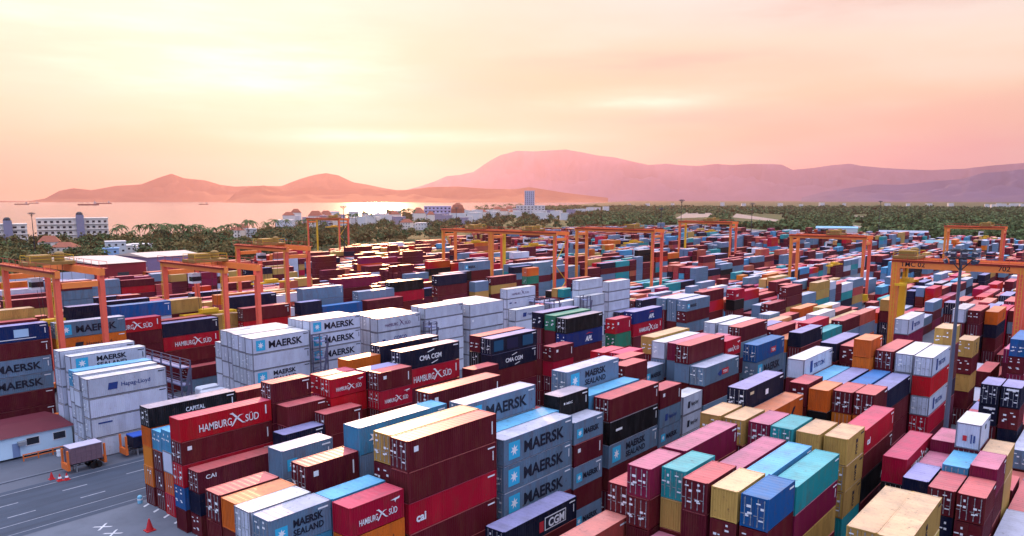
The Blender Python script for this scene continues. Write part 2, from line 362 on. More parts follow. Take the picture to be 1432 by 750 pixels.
LABELS = """
317|long dark red container with white code strips, topmost of its stack, front row, middle block
318|long dark red container, second from the top, on a bright red one
312|short bright red container, topmost, first stack, front row, middle block
46|long bright red container, topmost, first stack, third row, roadside block
319|long bright red container with small white letters near one end, third from the top
257|short grey container with two lines of black lettering and a star square
323|long grey container, topmost, third stack, front row, middle block
964|long navy container with white boxed lettering
864|short blue container, topmost of its stack
182|short dark red container with white code strips, topmost of its stack, fourth row, middle block
47|long dark red container with white code strips, second from the top
869|long teal container, topmost of its stack, on a plum red one
87|long dark red container with three white letters
927|long tan container with dark stacked letters
381|long white container, topmost, first stack, front row, white block
324|long grey container, second from top, third stack, front row, middle block
187|long light blue container with a white star on its side
221|long grey container, topmost, second stack, third row, middle block
333|long dark red container, topmost, fifth stack, front row, middle block
0|long black container with small white lettering
720|long plum red container, topmost of its stack, fifth row, block beyond the lane
902|long tan container, topmost of its stack, fifth row, light mast block
828|short tan container, topmost, first stack, second row, block beyond the lane
792|short dark red container, topmost, first stack, third row, block beyond the lane
715|short plum red container, topmost of its stack, fifth row, block beyond the lane
325|long grey container, third from top, third stack, front row, middle block
227|long grey container, topmost, third stack, third row, middle block
960|long bright red container, topmost, first stack, sixth row, light mast block
948|short dark red container, topmost, first stack, third row, light mast block
301|short grey container, topmost, first stack, sixth row, middle block
382|long white container, second from top, first stack, front row, white block
320|long dark red container, fourth from the top, under a bright red one
153|long dark red container with white code strips, topmost of its stack, fifth row, middle block
697|long navy container with two small pale marks
107|long navy container with white lettering between two dashes, topmost of its stack
267|long tan container, topmost, third stack, second row, middle block
216|short white container, topmost of its stack, on a light blue one
760|short teal container, topmost of its stack, on a tan one
539|long grey container, topmost, second stack, front row, rear red block
874|short tan container with dark stacked letters, topmost of its stack, on a tan one
334|long black container with a small white mark
148|short dark red container, topmost of its stack, fifth row, middle block
335|long grey container, third from top, fifth stack, front row, middle block
493|long white container, topmost, first stack, fifth row, white block
385|long white container, topmost, second stack, front row, white block
879|long bright red container with small white letters near one end, topmost of its stack
939|short white container with coloured scrawls on its end
347|long grey container with a red panel on its side
51|short dark red container, topmost, second stack, third row, roadside block
289|long dark red container, topmost, seventh stack, second row, middle block
833|long light blue container, topmost of its stack, second row, block beyond the lane
685|long salmon red container, topmost of its stack, sixth row, block beyond the lane
383|long white container with a short dark line
870|long plum red container, second from the top, on a tan one
90|short dark red container, topmost, second stack, second row, roadside block
384|long white container with a blue wave line
177|short orange container, topmost of its stack, on a dark red one
703|long white container, topmost, fifth stack, sixth row, block beyond the lane
113|long navy container with dark patches on its side
95|short bright red container, topmost, third stack, second row, roadside block
716|short dark red container, second from top, first stack, fifth row, block beyond the lane
386|long white container, second from top, second stack, front row, white block
931|short dark red container, topmost of its stack, fourth row, light mast block
278|short black container with small white lettering
361|short dark red container, topmost, second stack, front row, roadside block
365|short dark red container with white code strips, topmost, third stack, front row, roadside block
952|short plum red container, topmost of its stack, third row, light mast block
797|long plum red container, topmost of its stack, third row, block beyond the lane
884|long white container, topmost, fifth stack, front row, block beyond the lane
538|long dark red container, sixth from the top, front row, rear red block
537|long dark red container, fifth from the top, under a grey one
533|long deep blue container with a pale panel of text
328|short grey container, topmost, fourth stack, front row, middle block
390|long white container, topmost, third stack, front row, white block
536|long grey container, fourth from top, first stack, front row, rear red block
108|long bright red container, second from top, fifth stack, second row, roadside block
557|long navy container, topmost, third stack, second row, rear red block
624|long blue container, topmost of its stack, on a white one
535|long grey container, third from top, first stack, front row, rear red block
352|long blue container with a red panel on its side
534|long dark red container, second from the top, under a deep blue one
262|short light blue container, topmost of its stack, on a grey one
119|long black container, topmost of its stack, on a deep blue one
906|short navy container, topmost, second stack, fifth row, light mast block
396|long white container, topmost, fourth stack, front row, white block
366|short bright red container with white lettering crossed by a swoosh, second from the top
838|short tan container, topmost of its stack, on a navy one
589|long dark red container, topmost, third stack, third row, rear red block
843|short dark red container, topmost, fourth stack, second row, block beyond the lane
558|long bright red container, second from top, third stack, second row, rear red block
770|short orange container, topmost of its stack, on a black one
114|long navy container with white lettering between two dashes, second from the top
387|long white container, third from top, second stack, front row, white block
28|long navy container with code marks on its end doors
848|long navy container, topmost of its stack, second row, block beyond the lane
391|long white container, second from top, third stack, front row, white block
730|long orange container with a dark slanted mark, topmost of its stack, on a black one
688|short dark red container, topmost of its stack, sixth row, block beyond the lane
765|short plum red container with code marks on its end doors
559|long dark red container, third from top, third stack, second row, rear red block
802|short teal container, topmost of its stack, on a black one
540|long orange container with black lettering and a dark square
885|long bright red container, second from the top, on a white one
392|long white container, third from top, third stack, front row, white block
793|short dark red container, second from the top, third row, block beyond the lane
329|short dark red container with white code strips, second from the top
886|long white container with a tall blue bar and lettering, third from the top
807|short dark red container, topmost, fourth stack, third row, block beyond the lane
725|short tan container, topmost of its stack, fifth row, block beyond the lane
357|short navy container with a small white mark
330|short grey container, third from top, fourth stack, front row, middle block
503|long white container, topmost, first stack, sixth row, white block
653|long navy container, topmost of its stack, fifth row, rear red block
817|long dark red container, topmost, sixth stack, third row, block beyond the lane
5278|long grey container, topmost of its stack, second row, light mast block
944|short navy container with a white bar on its end, topmost of its stack
251|long dark red container, topmost, seventh stack, third row, middle block
761|short tan container, second from the top, under a teal one
853|long white container with code marks on its end doors
1556|long navy container, topmost, tenth stack, front row, middle block
875|short tan container with dark stacked letters, second from the top
935|short light blue container, topmost of its stack, on a dark red one
880|long dark red container, second from the top, on a black one
876|short tan container with dark stacked letters, third from the top
635|long grey container, topmost, fourth stack, fourth row, rear red block
887|long bright red container, fourth from the top, on a dark red one
918|short navy container, topmost, fifth stack, fifth row, light mast block
48|long bright red container, third from the top, on a blue one
401|long white container, topmost, fifth stack, front row, white block
780|short orange container, topmost, sixth stack, fourth row, block beyond the lane
348|long dark red container, second from top, eighth stack, front row, middle block
115|long dark red container, third from top, sixth stack, second row, roadside block
751|long white container, topmost, eighth stack, fifth row, block beyond the lane
407|long white container, topmost, sixth stack, front row, white block
120|long deep blue container with three white letters under a red bird, second from the top
331|short dark red container, fourth from the top, on a grey one
338|short dark red container with white code strips, topmost of its stack, on a grey one
353|long grey container, second from top, ninth stack, front row, middle block
551|long bright red container, topmost, second stack, second row, rear red block
273|long light blue container, topmost, fourth stack, second row, middle block
233|short dark red container, topmost of its stack, third row, middle block
692|short tan container, topmost of its stack, sixth row, block beyond the lane
949|short dark red container, second from top, first stack, third row, light mast block
420|long white container, topmost, first stack, second row, white block
617|short navy container with black lettering and a dark square
376|short dark red container with white code strips, topmost, fifth stack, front row, roadside block
865|short dark red container, second from the top, under a blue one
914|short plum red container, topmost, fourth stack, fifth row, light mast block
6436|long dark red container, topmost, first stack, front row, third block behind the white ones
735|short dark red container, topmost, fifth stack, fifth row, block beyond the lane
956|short tan container, topmost of its stack, third row, light mast block
890|short tan container, topmost of its stack, front row, block beyond the lane
22|short orange container, topmost of its stack, fourth row, roadside block
945|short dark red container, second from top, fifth stack, fourth row, light mast block
343|short white container with black lettering and a dark square, topmost of its stack
4314|long dark red container, topmost, third stack, front row, rear red block
284|long light blue container, topmost, sixth stack, second row, middle block
402|long white container with two small dark marks, second from the top, front row, white block
408|long white container with white code strips
130|long deep blue container with three white letters under a red bird, topmost of its stack
204|long white container, topmost, sixth stack, fourth row, middle block
397|long white container with dark blue lettering
647|long tan container, topmost of its stack, fifth row, rear red block
572|long dark red container, topmost, sixth stack, second row, rear red block
881|long black container with slanted white lettering
871|long tan container, third from the top, under a plum red one
336|long dark red container, fourth from the top, under a grey one
7564|long dark red container, topmost, second stack, front row, fourth block behind the white ones
313|short orange container with black lettering and a dark square, second from the top
165|long tan container, topmost, fourth stack, fifth row, middle block
709|long navy container, topmost, sixth stack, sixth row, block beyond the lane
829|short dark red container, second from the top, second row, block beyond the lane
897|short tan container with dark stacked letters, topmost of its stack, on a dark red one
552|long dark red container, second from top, second stack, second row, rear red block
136|long grey container, topmost, tenth stack, second row, roadside block
125|short bright red container with white code strips
339|short grey container with a dark blue square and lettering
4315|long grey container, second from top, third stack, front row, rear red block
340|short grey container, third from top, sixth stack, front row, middle block
577|long tan container with a small white mark
96|short bright red container, second from the top, under a bright red one
594|long grey container, topmost of its stack, on a blue one
527|long white container, topmost, fourth stack, fourth row, white block
671|long plum red container, topmost of its stack, sixth row, rear red block
600|long navy container, topmost of its stack, third row, rear red block
63|long dark red container, topmost, fourth stack, third row, roadside block
641|long black container, topmost of its stack, fourth row, rear red block
412|long white container, topmost, seventh stack, front row, white block
567|long blue container, topmost of its stack, second row, rear red block
562|short navy container, topmost of its stack, second row, rear red block
131|long bright red container with white lettering
34|long navy container, topmost, third stack, fourth row, roadside block
998|long dark red container, topmost, ninth stack, front row, block beyond the lane
7565|long grey container, second from top, second stack, front row, fourth block behind the white ones
467|long light blue container, topmost of its stack, third row, white block
332|short grey container with black lettering beside a pale blue square, fifth from the top
371|short dark red container, topmost, fourth stack, front row, roadside block
344|short white container with black lettering and a dark square, second from the top
416|long white container, topmost, eighth stack, front row, white block
137|long dark red container, second from the top, second row, roadside block
601|long dark red container, second from the top, third row, rear red block
775|long navy container, topmost of its stack, fourth row, block beyond the lane
69|long green container, topmost of its stack
88|long navy container, second from the top, under a dark red one
859|long orange container with a dark slanted mark, topmost of its stack, on a navy one
922|long blue container, topmost of its stack, fifth row, light mast block
57|short bright red container with code marks on its end doors
5|long dark red container, topmost of its stack, eighth row, roadside block
898|short dark red container, between a tan one above and a tan one below
403|long white container, third from top, fifth stack, front row, white block
1619|long dark red container, topmost, twelfth stack, front row, middle block
899|short tan container, third from the top, on a dark red one
823|long dark red container, topmost, seventh stack, third row, block beyond the lane
900|short dark red container, fourth from the top, on a dark red one
89|long dark red container, third from top, first stack, second row, roadside block
121|long dark red container, third from the top, under a deep blue one
126|short green container, second from the top
812|long blue container, topmost of its stack, third row, block beyond the lane
456|long white container, topmost, eighth stack, second row, white block
290|long grey container, second from top, seventh stack, second row, middle block
560|long dark red container, fourth from top, third stack, second row, rear red block
5292|long grey container, topmost of its stack, third row, light mast block
199|short grey container, topmost, fifth stack, fourth row, middle block
49|long blue container, fourth from the top
188|long grey container, second from top, third stack, fourth row, middle block
528|long white container with two small dark marks, second from the top, fourth row, white block
50|long dark red container, fifth from the top, under a blue one
877|short teal container, fourth from the top
1682|long tan container, topmost, fourteenth stack, front row, middle block
787|long white container, topmost of its stack, fourth row, block beyond the lane
171|long white container, topmost of its stack, fifth row, middle block
295|short bright red container, topmost, eighth stack, second row, middle block
910|short plum red container, topmost of its stack, on a navy one
1566|long dark red container, topmost, eighth stack, third row, middle block
678|long grey container, topmost, second stack, sixth row, rear red block
462|long white container, topmost, ninth stack, second row, white block
630|short tan container, topmost, third stack, fourth row, rear red block
923|long dark red container, second from the top, under a blue one
745|long dark red container, topmost, seventh stack, fifth row, block beyond the lane
5282|long dark red container, topmost of its stack, second row, light mast block
377|short bright red container, second from the top, under a dark red one
946|short navy container, third from the top
472|long white container, topmost, second stack, third row, white block
611|long dark red container, topmost, seventh stack, third row, rear red block
239|long plum red container, topmost of its stack, on a grey one
919|short navy container with a white bar on its end, second from the top
932|short navy container, second from the top, on a black one
860|long navy container, second from the top, under an orange one
2565|long dark red container, topmost, seventh stack, front row, roadside block
861|long dark red container, third from top, eighth stack, second row, block beyond the lane
268|long dark red container, second from the top, second row, middle block
2537|long dark red container, topmost, sixth stack, front row, roadside block
8565|long dark red container, topmost, second stack, front row, fifth block behind the white ones
849|long dark red container, second from the top, second row, block beyond the lane
425|long white container, topmost, second stack, second row, white block
1648|long salmon red container, topmost of its stack, front row, middle block
717|short dark red container, third from the top, fifth row, block beyond the lane
463|long white container, second from top, ninth stack, second row, white block
498|long white container, topmost of its stack, fifth row, white block
850|long dark red container, third from top, fifth stack, second row, block beyond the lane
590|long bright red container, second from the top, third row, rear red block
781|short orange container, second from the top, under an orange one
740|long light blue container, topmost of its stack, fifth row, block beyond the lane
642|long bright red container with small white letters near one end, second from the top
7657|long dark red container, topmost, fourth stack, fifth row, fourth block behind the white ones
81|long dark red container, topmost, seventh stack, third row, roadside block
393|long white container, fourth from top, third stack, front row, white block
1026|long dark red container, topmost, twelfth stack, front row, block beyond the lane
7540|long white container, topmost of its stack, second row, fourth block behind the white ones
464|long white container, third from top, ninth stack, second row, white block
553|long dark red container, third from top, second stack, second row, rear red block
8566|long bright red container, second from the top, front row, fifth block behind the white ones
1584|long teal container, topmost of its stack, front row, middle block
8607|long salmon red container, topmost of its stack, second row, fifth block behind the white ones
1683|long dark red container, between a tan one above and a navy one below
1589|long bright red container, topmost, tenth stack, second row, middle block
210|long white container, topmost, seventh stack, fourth row, middle block
8553|long grey container, topmost, first stack, front row, fifth block behind the white ones
7554|long orange container, topmost of its stack, on a dark red one
14|long light blue container, topmost of its stack, fifth row, roadside block
8603|long plum red container, topmost of its stack, front row, fifth block behind the white ones
436|long white container, topmost, fourth stack, second row, white block
409|long white container, third from top, sixth stack, front row, white block
10|long light blue container with code marks on its end doors
6482|long navy container, topmost, second stack, front row, third block behind the white ones
7566|long grey container, third from the top, on an orange one
5458|long orange container, topmost, second stack, front row, second block behind the white ones
138|long grey container, third from the top, second row, roadside block
7536|long dark red container, topmost, first stack, front row, fourth block behind the white ones
306|short bright red container, topmost, second stack, sixth row, middle block
953|short dark red container, second from top, second stack, third row, light mast block
1677|long orange container, topmost of its stack, sixth row, middle block
149|short dark red container, second from the top, fifth row, middle block
8554|long grey container, second from the top, on an orange one
142|short bright red container with small white letters near one end
2626|long tan container, topmost, ninth stack, front row, roadside block
1|long orange container, second from the top, on an orange one
752|long plum red container, second from the top, under a white one
561|long dark red container, fifth from the top, second row, rear red block
8662|long navy container, topmost, sixth stack, front row, fifth block behind the white ones
"""
# ---------------------------------------------------------------- materials
MATS = {}
def mat(name, col, rough=.55, spec=.5, vary=.25, scale=.4, metal=0.0, dirt=None, dirt_amt=0.0, dirt_scale=1.2, streak=False, rnd=.0, worn=False, wear=.605, hue=0.0, bump=0.0, bump_scale=4):
    if name in MATS: return MATS[name]
    m = bpy.data.materials.new(name); m.use_nodes = True; q = G(m.node_tree); b = m.node_tree.nodes['Principled BSDF']
    co = q.node('ShaderNodeTexCoord').outputs['Object']
    v = co
    if rnd:
        oi = q.node('ShaderNodeObjectInfo')
        va = q.node('ShaderNodeVectorMath', operation='ADD'); q.l.new(co, va.inputs[0])
        cx = q.node('ShaderNodeCombineXYZ'); q.put(cx.inputs[0], q.m('MULTIPLY', oi.outputs['Random'], 97.0)); q.put(cx.inputs[1], q.m('MULTIPLY', oi.outputs['Random'], 53.0))
        q.l.new(cx.outputs[0], va.inputs[1]); v = va.outputs[0]
    n1 = q.noise(v, scale, 4, .6)
    k = q.m('ADD', 1-vary, q.m('MULTIPLY', n1, 2*vary))
    if rnd: k = q.m('MULTIPLY', k, q.m('ADD', 1-rnd, q.m('MULTIPLY', oi.outputs['Random'], 2*rnd)))
    hsv = q.node('ShaderNodeHueSaturation'); q.put(hsv.inputs['Hue'], q.m('ADD', .493, q.m('MULTIPLY', oi.outputs['Random'], .011)) if rnd else q.m('ADD', .5-hue*.5, q.m('MULTIPLY', q.noise(co, scale*.9, 1), hue))); hsv.inputs['Color'].default_value = (*col, 1); q.put(hsv.inputs['Value'], k)
    c = hsv.outputs[0]
    if dirt:
        sv = v
        if streak:
            mp = q.node('ShaderNodeMapping'); q.l.new(v, mp.inputs[0]); mp.inputs['Scale'].default_value = streak; sv = mp.outputs[0]
        n2 = q.noise(sv, dirt_scale, 6, .65)
        c = q.mix(q.m('MULTIPLY', q.m('SUBTRACT', n2, .46), dirt_amt*5, clamp=True), c, dirt)
    if worn:
        sx = q.node('ShaderNodeSeparateXYZ'); q.l.new(v, sx.inputs[0])
        wn = q.node('ShaderNodeTexWhiteNoise', noise_dimensions='1D'); q.put(wn.inputs['W'], q.m('FLOOR', q.m('MULTIPLY', sx.outputs[0], .85)))
        c = q.mix(q.m('MULTIPLY', q.m('GREATER_THAN', wn.outputs['Value'], .72), .16), c, tuple(min(.9, x*1.5+.02) for x in col))
        n3 = q.noise(v, 2.3, 8, .7)
        c = q.mix(q.m('MULTIPLY', q.m('SUBTRACT', n3, wear), 8.0, clamp=True), c, worn)
    q.l.new(c, b.inputs['Base Color']); b.inputs['Roughness'].default_value = rough; b.inputs['Specular IOR Level'].default_value = spec; b.inputs['Metallic'].default_value = metal
    if bump:
        bn = q.node('ShaderNodeBump'); bn.inputs['Strength'].default_value = bump; q.l.new(q.noise(co, bump_scale, 6, .6), bn.inputs['Height']); q.l.new(bn.outputs[0], b.inputs['Normal'])
    MATS[name] = m; return m
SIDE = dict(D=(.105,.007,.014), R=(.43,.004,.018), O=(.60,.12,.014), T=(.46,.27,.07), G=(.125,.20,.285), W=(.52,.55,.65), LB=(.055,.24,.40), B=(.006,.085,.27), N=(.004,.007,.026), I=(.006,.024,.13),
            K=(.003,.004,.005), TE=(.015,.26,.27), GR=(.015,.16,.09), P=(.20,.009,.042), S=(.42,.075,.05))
SKYLIT_TOP = dict(D=(.56,.13,.125), R=(.56,.07,.12), O=(.70,.25,.11), T=(.68,.44,.24), G=(.48,.49,.60), W=(.68,.66,.65), LB=(.13,.42,.66), B=(.045,.17,.40), N=(.27,.26,.46), I=(.34,.32,.54),
           K=(.44,.37,.42), TE=(.09,.38,.39), GR=(.09,.28,.18), P=(.52,.17,.24), S=(.64,.22,.17))  # roof tones lighter than the sides: fading plus sky glow painted into the colour
RUST = (.16,.055,.03)
def side_mat(c): return mat('paint_'+c, SIDE[c], .55, .15, .16, .55, dirt=RUST if c not in 'NKI' else (.05,.05,.06), dirt_amt=.30 if c != 'W' else .12, dirt_scale=1.1, streak=(1,1,.28), rnd=.16, worn=(.10,.045,.03) if c not in 'W' else (.30,.24,.22))
def top_mat(c): return mat('roof_skylit_fade_'+c, SKYLIT_TOP[c], .46, .40, .14, .5, dirt=tuple(.42*x+.075 for x in SKYLIT_TOP[c]), dirt_amt=.5, dirt_scale=.6, rnd=.14, worn=tuple(.30*x+.035 for x in SKYLIT_TOP[c]), wear=.575)
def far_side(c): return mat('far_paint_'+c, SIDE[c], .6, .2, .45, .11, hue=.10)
def far_top(c): return mat('far_roof_skylit_fade_'+c, SKYLIT_TOP[c], .5, .35, .30, .11, hue=.08)
WHITE = mat('white_marking', (.80,.80,.82), .6, .2, .08); INK = mat('black_marking', (.012,.016,.03), .6, .2, .1); BLUEINK = mat('blue_marking', (.02,.05,.20), .6, .2, .1)
STAR = mat('pale_blue_marking', (.04,.42,.66), .55, .2, .1); REDINK = mat('red_marking', (.50,.03,.04), .6, .2, .1); DARKMARK = mat('dull_marking', (.10,.03,.12), .6, .2, .1)
STEEL = mat('galvanised_steel', (.34,.36,.38), .5, .4, .2, 2, metal=.4); DARK = mat('dark_steel', (.035,.037,.045), .6, .3, .2, 2); GLASS = mat('window_glass', (.02,.025,.035), .12, .5, .1)
RUBBER = mat('rubber', (.012,.012,.013), .8, .2, .1); CRANE = mat('crane_orange', (.88,.24,.05), .5, .35, .14, .4, dirt=(.30,.10,.04), dirt_amt=.10); LEGRED = mat('crane_leg_evening_red', (.88,.135,.075), .5, .35, .14, .4, dirt=(.30,.08,.04), dirt_amt=.10); YEL = mat('crane_yellow', (.78,.46,.02), .5, .35, .14, .5, dirt=(.3,.16,.04), dirt_amt=.1)  # leg red has the pink evening light put into its colour
BEAMRED = mat('beam_red', (.50,.06,.035), .55, .3, .15, .5); PLANT = mat('winch_house_ochre', (.27,.16,.04), .6, .3, .3, 1.2)

# ---------------------------------------------------------------- mesh helpers
def box(bm, x0, x1, y0, y1, z0, z1, mi=0):
    v = [bm.verts.new((x, y, z)) for z in (z0, z1) for y in (y0, y1) for x in (x0, x1)]
    for f in ((0,2,3,1),(4,5,7,6),(0,1,5,4),(1,3,7,5),(3,2,6,7),(2,0,4,6)):
        bm.faces.new([v[i] for i in f]).material_index = mi
def beam(bm, a, b, w, h=None, mi=0):
    """square bar from a to b"""
    a, b = Vector(a), Vector(b); h = h or w; d = (b-a).normalized()
    s = d.cross(Vector((0,0,1))) if abs(d.z) < .95 else d.cross(Vector((0,1,0))); s.normalize(); u = s.cross(d)
    v = [bm.verts.new(p + s*i*w/2 + u*j*h/2) for p in (a, b) for i, j in ((-1,-1),(1,-1),(1,1),(-1,1))]
    for f in ((3,2,1,0),(4,5,6,7),(0,1,5,4),(1,2,6,5),(2,3,7,6),(3,0,4,7)): bm.faces.new([v[i] for i in f]).material_index = mi
def lathe(bm, prof, c=(0,0), n=10, mi=0):
    rings = [[bm.verts.new((c[0]+r*math.cos(2*PI*i/n), c[1]+r*math.sin(2*PI*i/n), z)) for i in range(n)] for r, z in prof]
    for p, q in zip(rings, rings[1:]):
        for i in range(n): bm.faces.new((p[i], p[(i+1)%n], q[(i+1)%n], q[i])).material_index = mi
    bm.faces.new(rings[-1]).material_index = mi; bm.faces.new(list(reversed(rings[0]))).material_index = mi
def wheel_bm(bm, c, r, w, axis='y', n=14):
    m0 = Matrix.Rotation(PI/2, 4, 'X') if axis == 'y' else Matrix.Rotation(PI/2, 4, 'Y')
    bmesh.ops.create_cone(bm, cap_ends=True, segments=n, radius1=r, radius2=r, depth=w, matrix=Matrix.Translation(c) @ m0)
def poly(bm, pts, mi=0):
    f = bm.faces.new([bm.verts.new(p) for p in pts]); f.material_index = mi; return f
def slab(bm, pts, y, t=.012):
    """flat shape in the XZ plane with thickness, front face towards -Y"""
    a = [bm.verts.new((p[0], y, p[1])) for p in pts]; b = [bm.verts.new((p[0], y+t, p[1])) for p in pts]; n = len(pts)
    bm.faces.new(a); bm.faces.new(list(reversed(b)))
    for i in range(n): bm.faces.new((a[(i+1)%n], a[i], b[i], b[(i+1)%n]))
def mesh(name, bm, mats):
    bmesh.ops.recalc_face_normals(bm, faces=bm.faces[:])
    me = bpy.data.meshes.new(name); bm.to_mesh(me); bm.free()
    for m in (mats if isinstance(mats, (list, tuple)) else [mats]): me.materials.append(m)
    return me
def obj(name, me, parent=None, loc=None):
    o = bpy.data.objects.new(name, me); C.objects.link(o)
    if parent: o.parent = parent
    if loc: o.location = loc
    return o
def part(name, bm, m, parent): return obj(name, mesh(name, bm, m), parent)
def tag(o, label=None, cat=None, group=None, kind=None):
    for k, v in (('label',label),('category',cat),('group',group),('kind',kind)):
        if v: o[k] = v
    return o
def thing(name, label, cat, loc=(0,0,0), rz=0, group=None):
    o = bpy.data.objects.new(name, None); C.objects.link(o); o.location = loc; o.rotation_euler = (0,0,rz); o.empty_display_size = .5
    return tag(o, label, cat, group)
def copy_tree(o, parent=None):
    c = o.copy(); C.objects.link(c); c.parent = parent
    for ch in o.children: copy_tree(ch, c)
    return c
TEXTS = {}
def text_mesh(s, size, mats, bold=.0, align='LEFT', shear=0.0):
    k = (s, size, bold, align, shear, mats.name)
    if k in TEXTS: return TEXTS[k]
    cu = bpy.data.curves.new('lettering', 'FONT'); cu.body = s; cu.size = size; cu.offset = bold; cu.align_x = align; cu.extrude = .006; cu.shear = shear; cu.resolution_u = 3; cu.space_line = .85
    t = bpy.data.objects.new('lettering', cu); C.objects.link(t)
    bpy.context.view_layer.update(); dg = bpy.context.evaluated_depsgraph_get()
    me = bpy.data.meshes.new_from_object(t.evaluated_get(dg)); bpy.data.objects.remove(t); bpy.data.curves.remove(cu)
    me.materials.clear(); me.materials.append(mats); me.name = 'lettering'
    TEXTS[k] = me; return me
def text_width(me): return max((v.co.x for v in me.vertices), default=1)
def lettering(parent, s, x, z, width, m, bold=.02, size=1.0, y=-1.235, sx=None, shear=0.0, zs=1.0):
    me = text_mesh(s, size, m, bold*size, shear=shear); w = text_width(me)
    o = obj('lettering', me, parent); o.location = (x, y, z); o.rotation_euler = (PI/2, 0, 0); k = width/w; o.scale = (k, zs, 1)
    return o

# ---------------------------------------------------------------- ground, roads, sea
def polar(px, dist):
    a = YAW - math.atan((px-716)/1087.0); return dist*math.cos(a), dist*math.sin(a)
def sheet(name, pts, z, m, label, cat, kind='structure'):
    bm = bmesh.new(); poly(bm, [(x, y, z) for x, y in pts]); return tag(part(name, bm, m, None), label, cat, kind=kind)
CONC = mat('yard_concrete', (.095,.108,.138), .8, .3, .22, .035, dirt=(.045,.050,.064), dirt_amt=.3, dirt_scale=.12)
ASPH = mat('asphalt', (.048,.066,.098), .78, .3, .22, .25, dirt=(.022,.030,.045), dirt_amt=.45, dirt_scale=.3, streak=(.12,2.2,1))
PAVE = mat('worn_paving', (.13,.148,.185), .85, .3, .15, .22, dirt=(.075,.088,.11), dirt_amt=.3, dirt_scale=.35)
PAINT = mat('road_paint', (.62,.63,.66), .7, .3, .25, 1.2, dirt=(.15,.16,.19), dirt_amt=.25, dirt_scale=2)
EARTH = mat('green_lowland', (.055,.075,.030), .95, .1, .45, .004, dirt=(.12,.10,.05), dirt_amt=.12, dirt_scale=.002)
SEA = mat('sea_water', (.04,.055,.065), .16, .5, .1, .01, bump=.25, bump_scale=.05)
coast = [polar(px, d) for px, d in ((-420,880),(-120,800),(0,800),(150,810),(300,850),(420,1050),(520,1500),(600,2000),(680,2600),(740,3600),(800,5600),(860,11800))]
bm = bmesh.new(); poly(bm, [(-900,-900,-2.5),(34000,-900,-2.5),(34000,34000,-2.5),(-900,34000,-2.5)])
tag(part('sea', bm, SEA, None), 'calm bay reflecting the peach sunset sky', 'sea', kind='structure')
land = [(-700,-700),(33000,-700),(33000,polar(1500,1)[1]*33000)] + [polar(900,33000)] + list(reversed(coast)) + [(-700,1500)]
sheet('ground', land, -.30, EARTH, 'green lowland stretching from the port to the far hills', 'ground')
yard = [(-60,-60),(60,-60),polar(1560,760),polar(1432,850),polar(1250,900),polar(1100,1010),polar(960,1260),polar(740,960),polar(620,790),polar(480,640),polar(400,570),polar(240,450),polar(150,395),polar(0,372),polar(-160,372),(-60,200)]
sheet('yard', yard, 0, CONC, 'dark concrete floor of the container yard', 'yard')
sheet('road', [(-20,100.2),(420,100.2),(420,117.6),(-20,117.6)], .006, ASPH, 'dark striped road between the container blocks', 'road')
sheet('pavement', [(20,78.0),(43.9,78.0),(43.9,100.0),(20,100.0)], .006, PAVE, 'pale worn paving at the corner of the roadside block', 'pavement')
bm = bmesh.new()
for y, w in ((101.3,.12),(104.4,.14),(116.2,.16)):
    poly(bm, [(-20,y,.012),(420,y,.012),(420,y+w,.012),(-20,y+w,.012)])
rr = random.Random(4)
for y in (107.3, 111.9):
    x = 20+rr.random()*4
    while x < 140:
        poly(bm, [(x,y,.013),(x+3.2,y,.013),(x+3.2,y+.22,.013),(x,y+.22,.013)]); x += 8.6
tag(part('road_markings', bm, mat('worn_road_paint', (.30,.32,.37), .7, .3, .3, 1.2, dirt=(.09,.105,.14), dirt_amt=.5, dirt_scale=.9), None), 'white lane stripes painted on the dark road', 'markings', kind='structure')
bm = bmesh.new()
for cx, cy in ((36.1,95.5),(36.1,92.6)):
    for s in (-1, 1):
        dx, dy, w = .75, .75*s, .16
        poly(bm, [(cx-dx-w,cy-dy,.014+.002*s),(cx-dx+w,cy-dy,.014+.002*s),(cx+dx+w,cy+dy,.014+.002*s),(cx+dx-w,cy+dy,.014+.002*s)])
for k in range(6): poly(bm, [(42.2,84.0+2.73*k,.015),(43.1,84.5+2.73*k,.015),(43.1,84.9+2.73*k,.015),(42.2,84.4+2.73*k,.015)])
tag(part('pavement_markings', bm, PAINT, None), 'white crosses and bay ticks painted on the worn paving', 'markings', kind='structure')
WATER = mat('lagoon_water', (.10,.11,.11), .28, 1.0, .1, .01)
for nm, pts in (('lagoon', ((945,305),(990,303),(1000,296.5),(960,297))), ('river', ((1025,303),(1085,308),(1090,306),(1030,298))), ('pond', ((1190,301.5),(1215,303.5),(1215,301.5),(1190,299))), ('pond', ((1190,313),(1212,316),(1212,314),(1190,311)))):
    q = []
    for px, py in pts:
        dep = math.radians(9.14) + math.atan((py-451.8)/1075); q.append(polar(px, 39.6/math.tan(max(dep, .003))))
    sheet(nm, q, -.22, WATER, 'pale strip of still water on the green lowland', 'water')

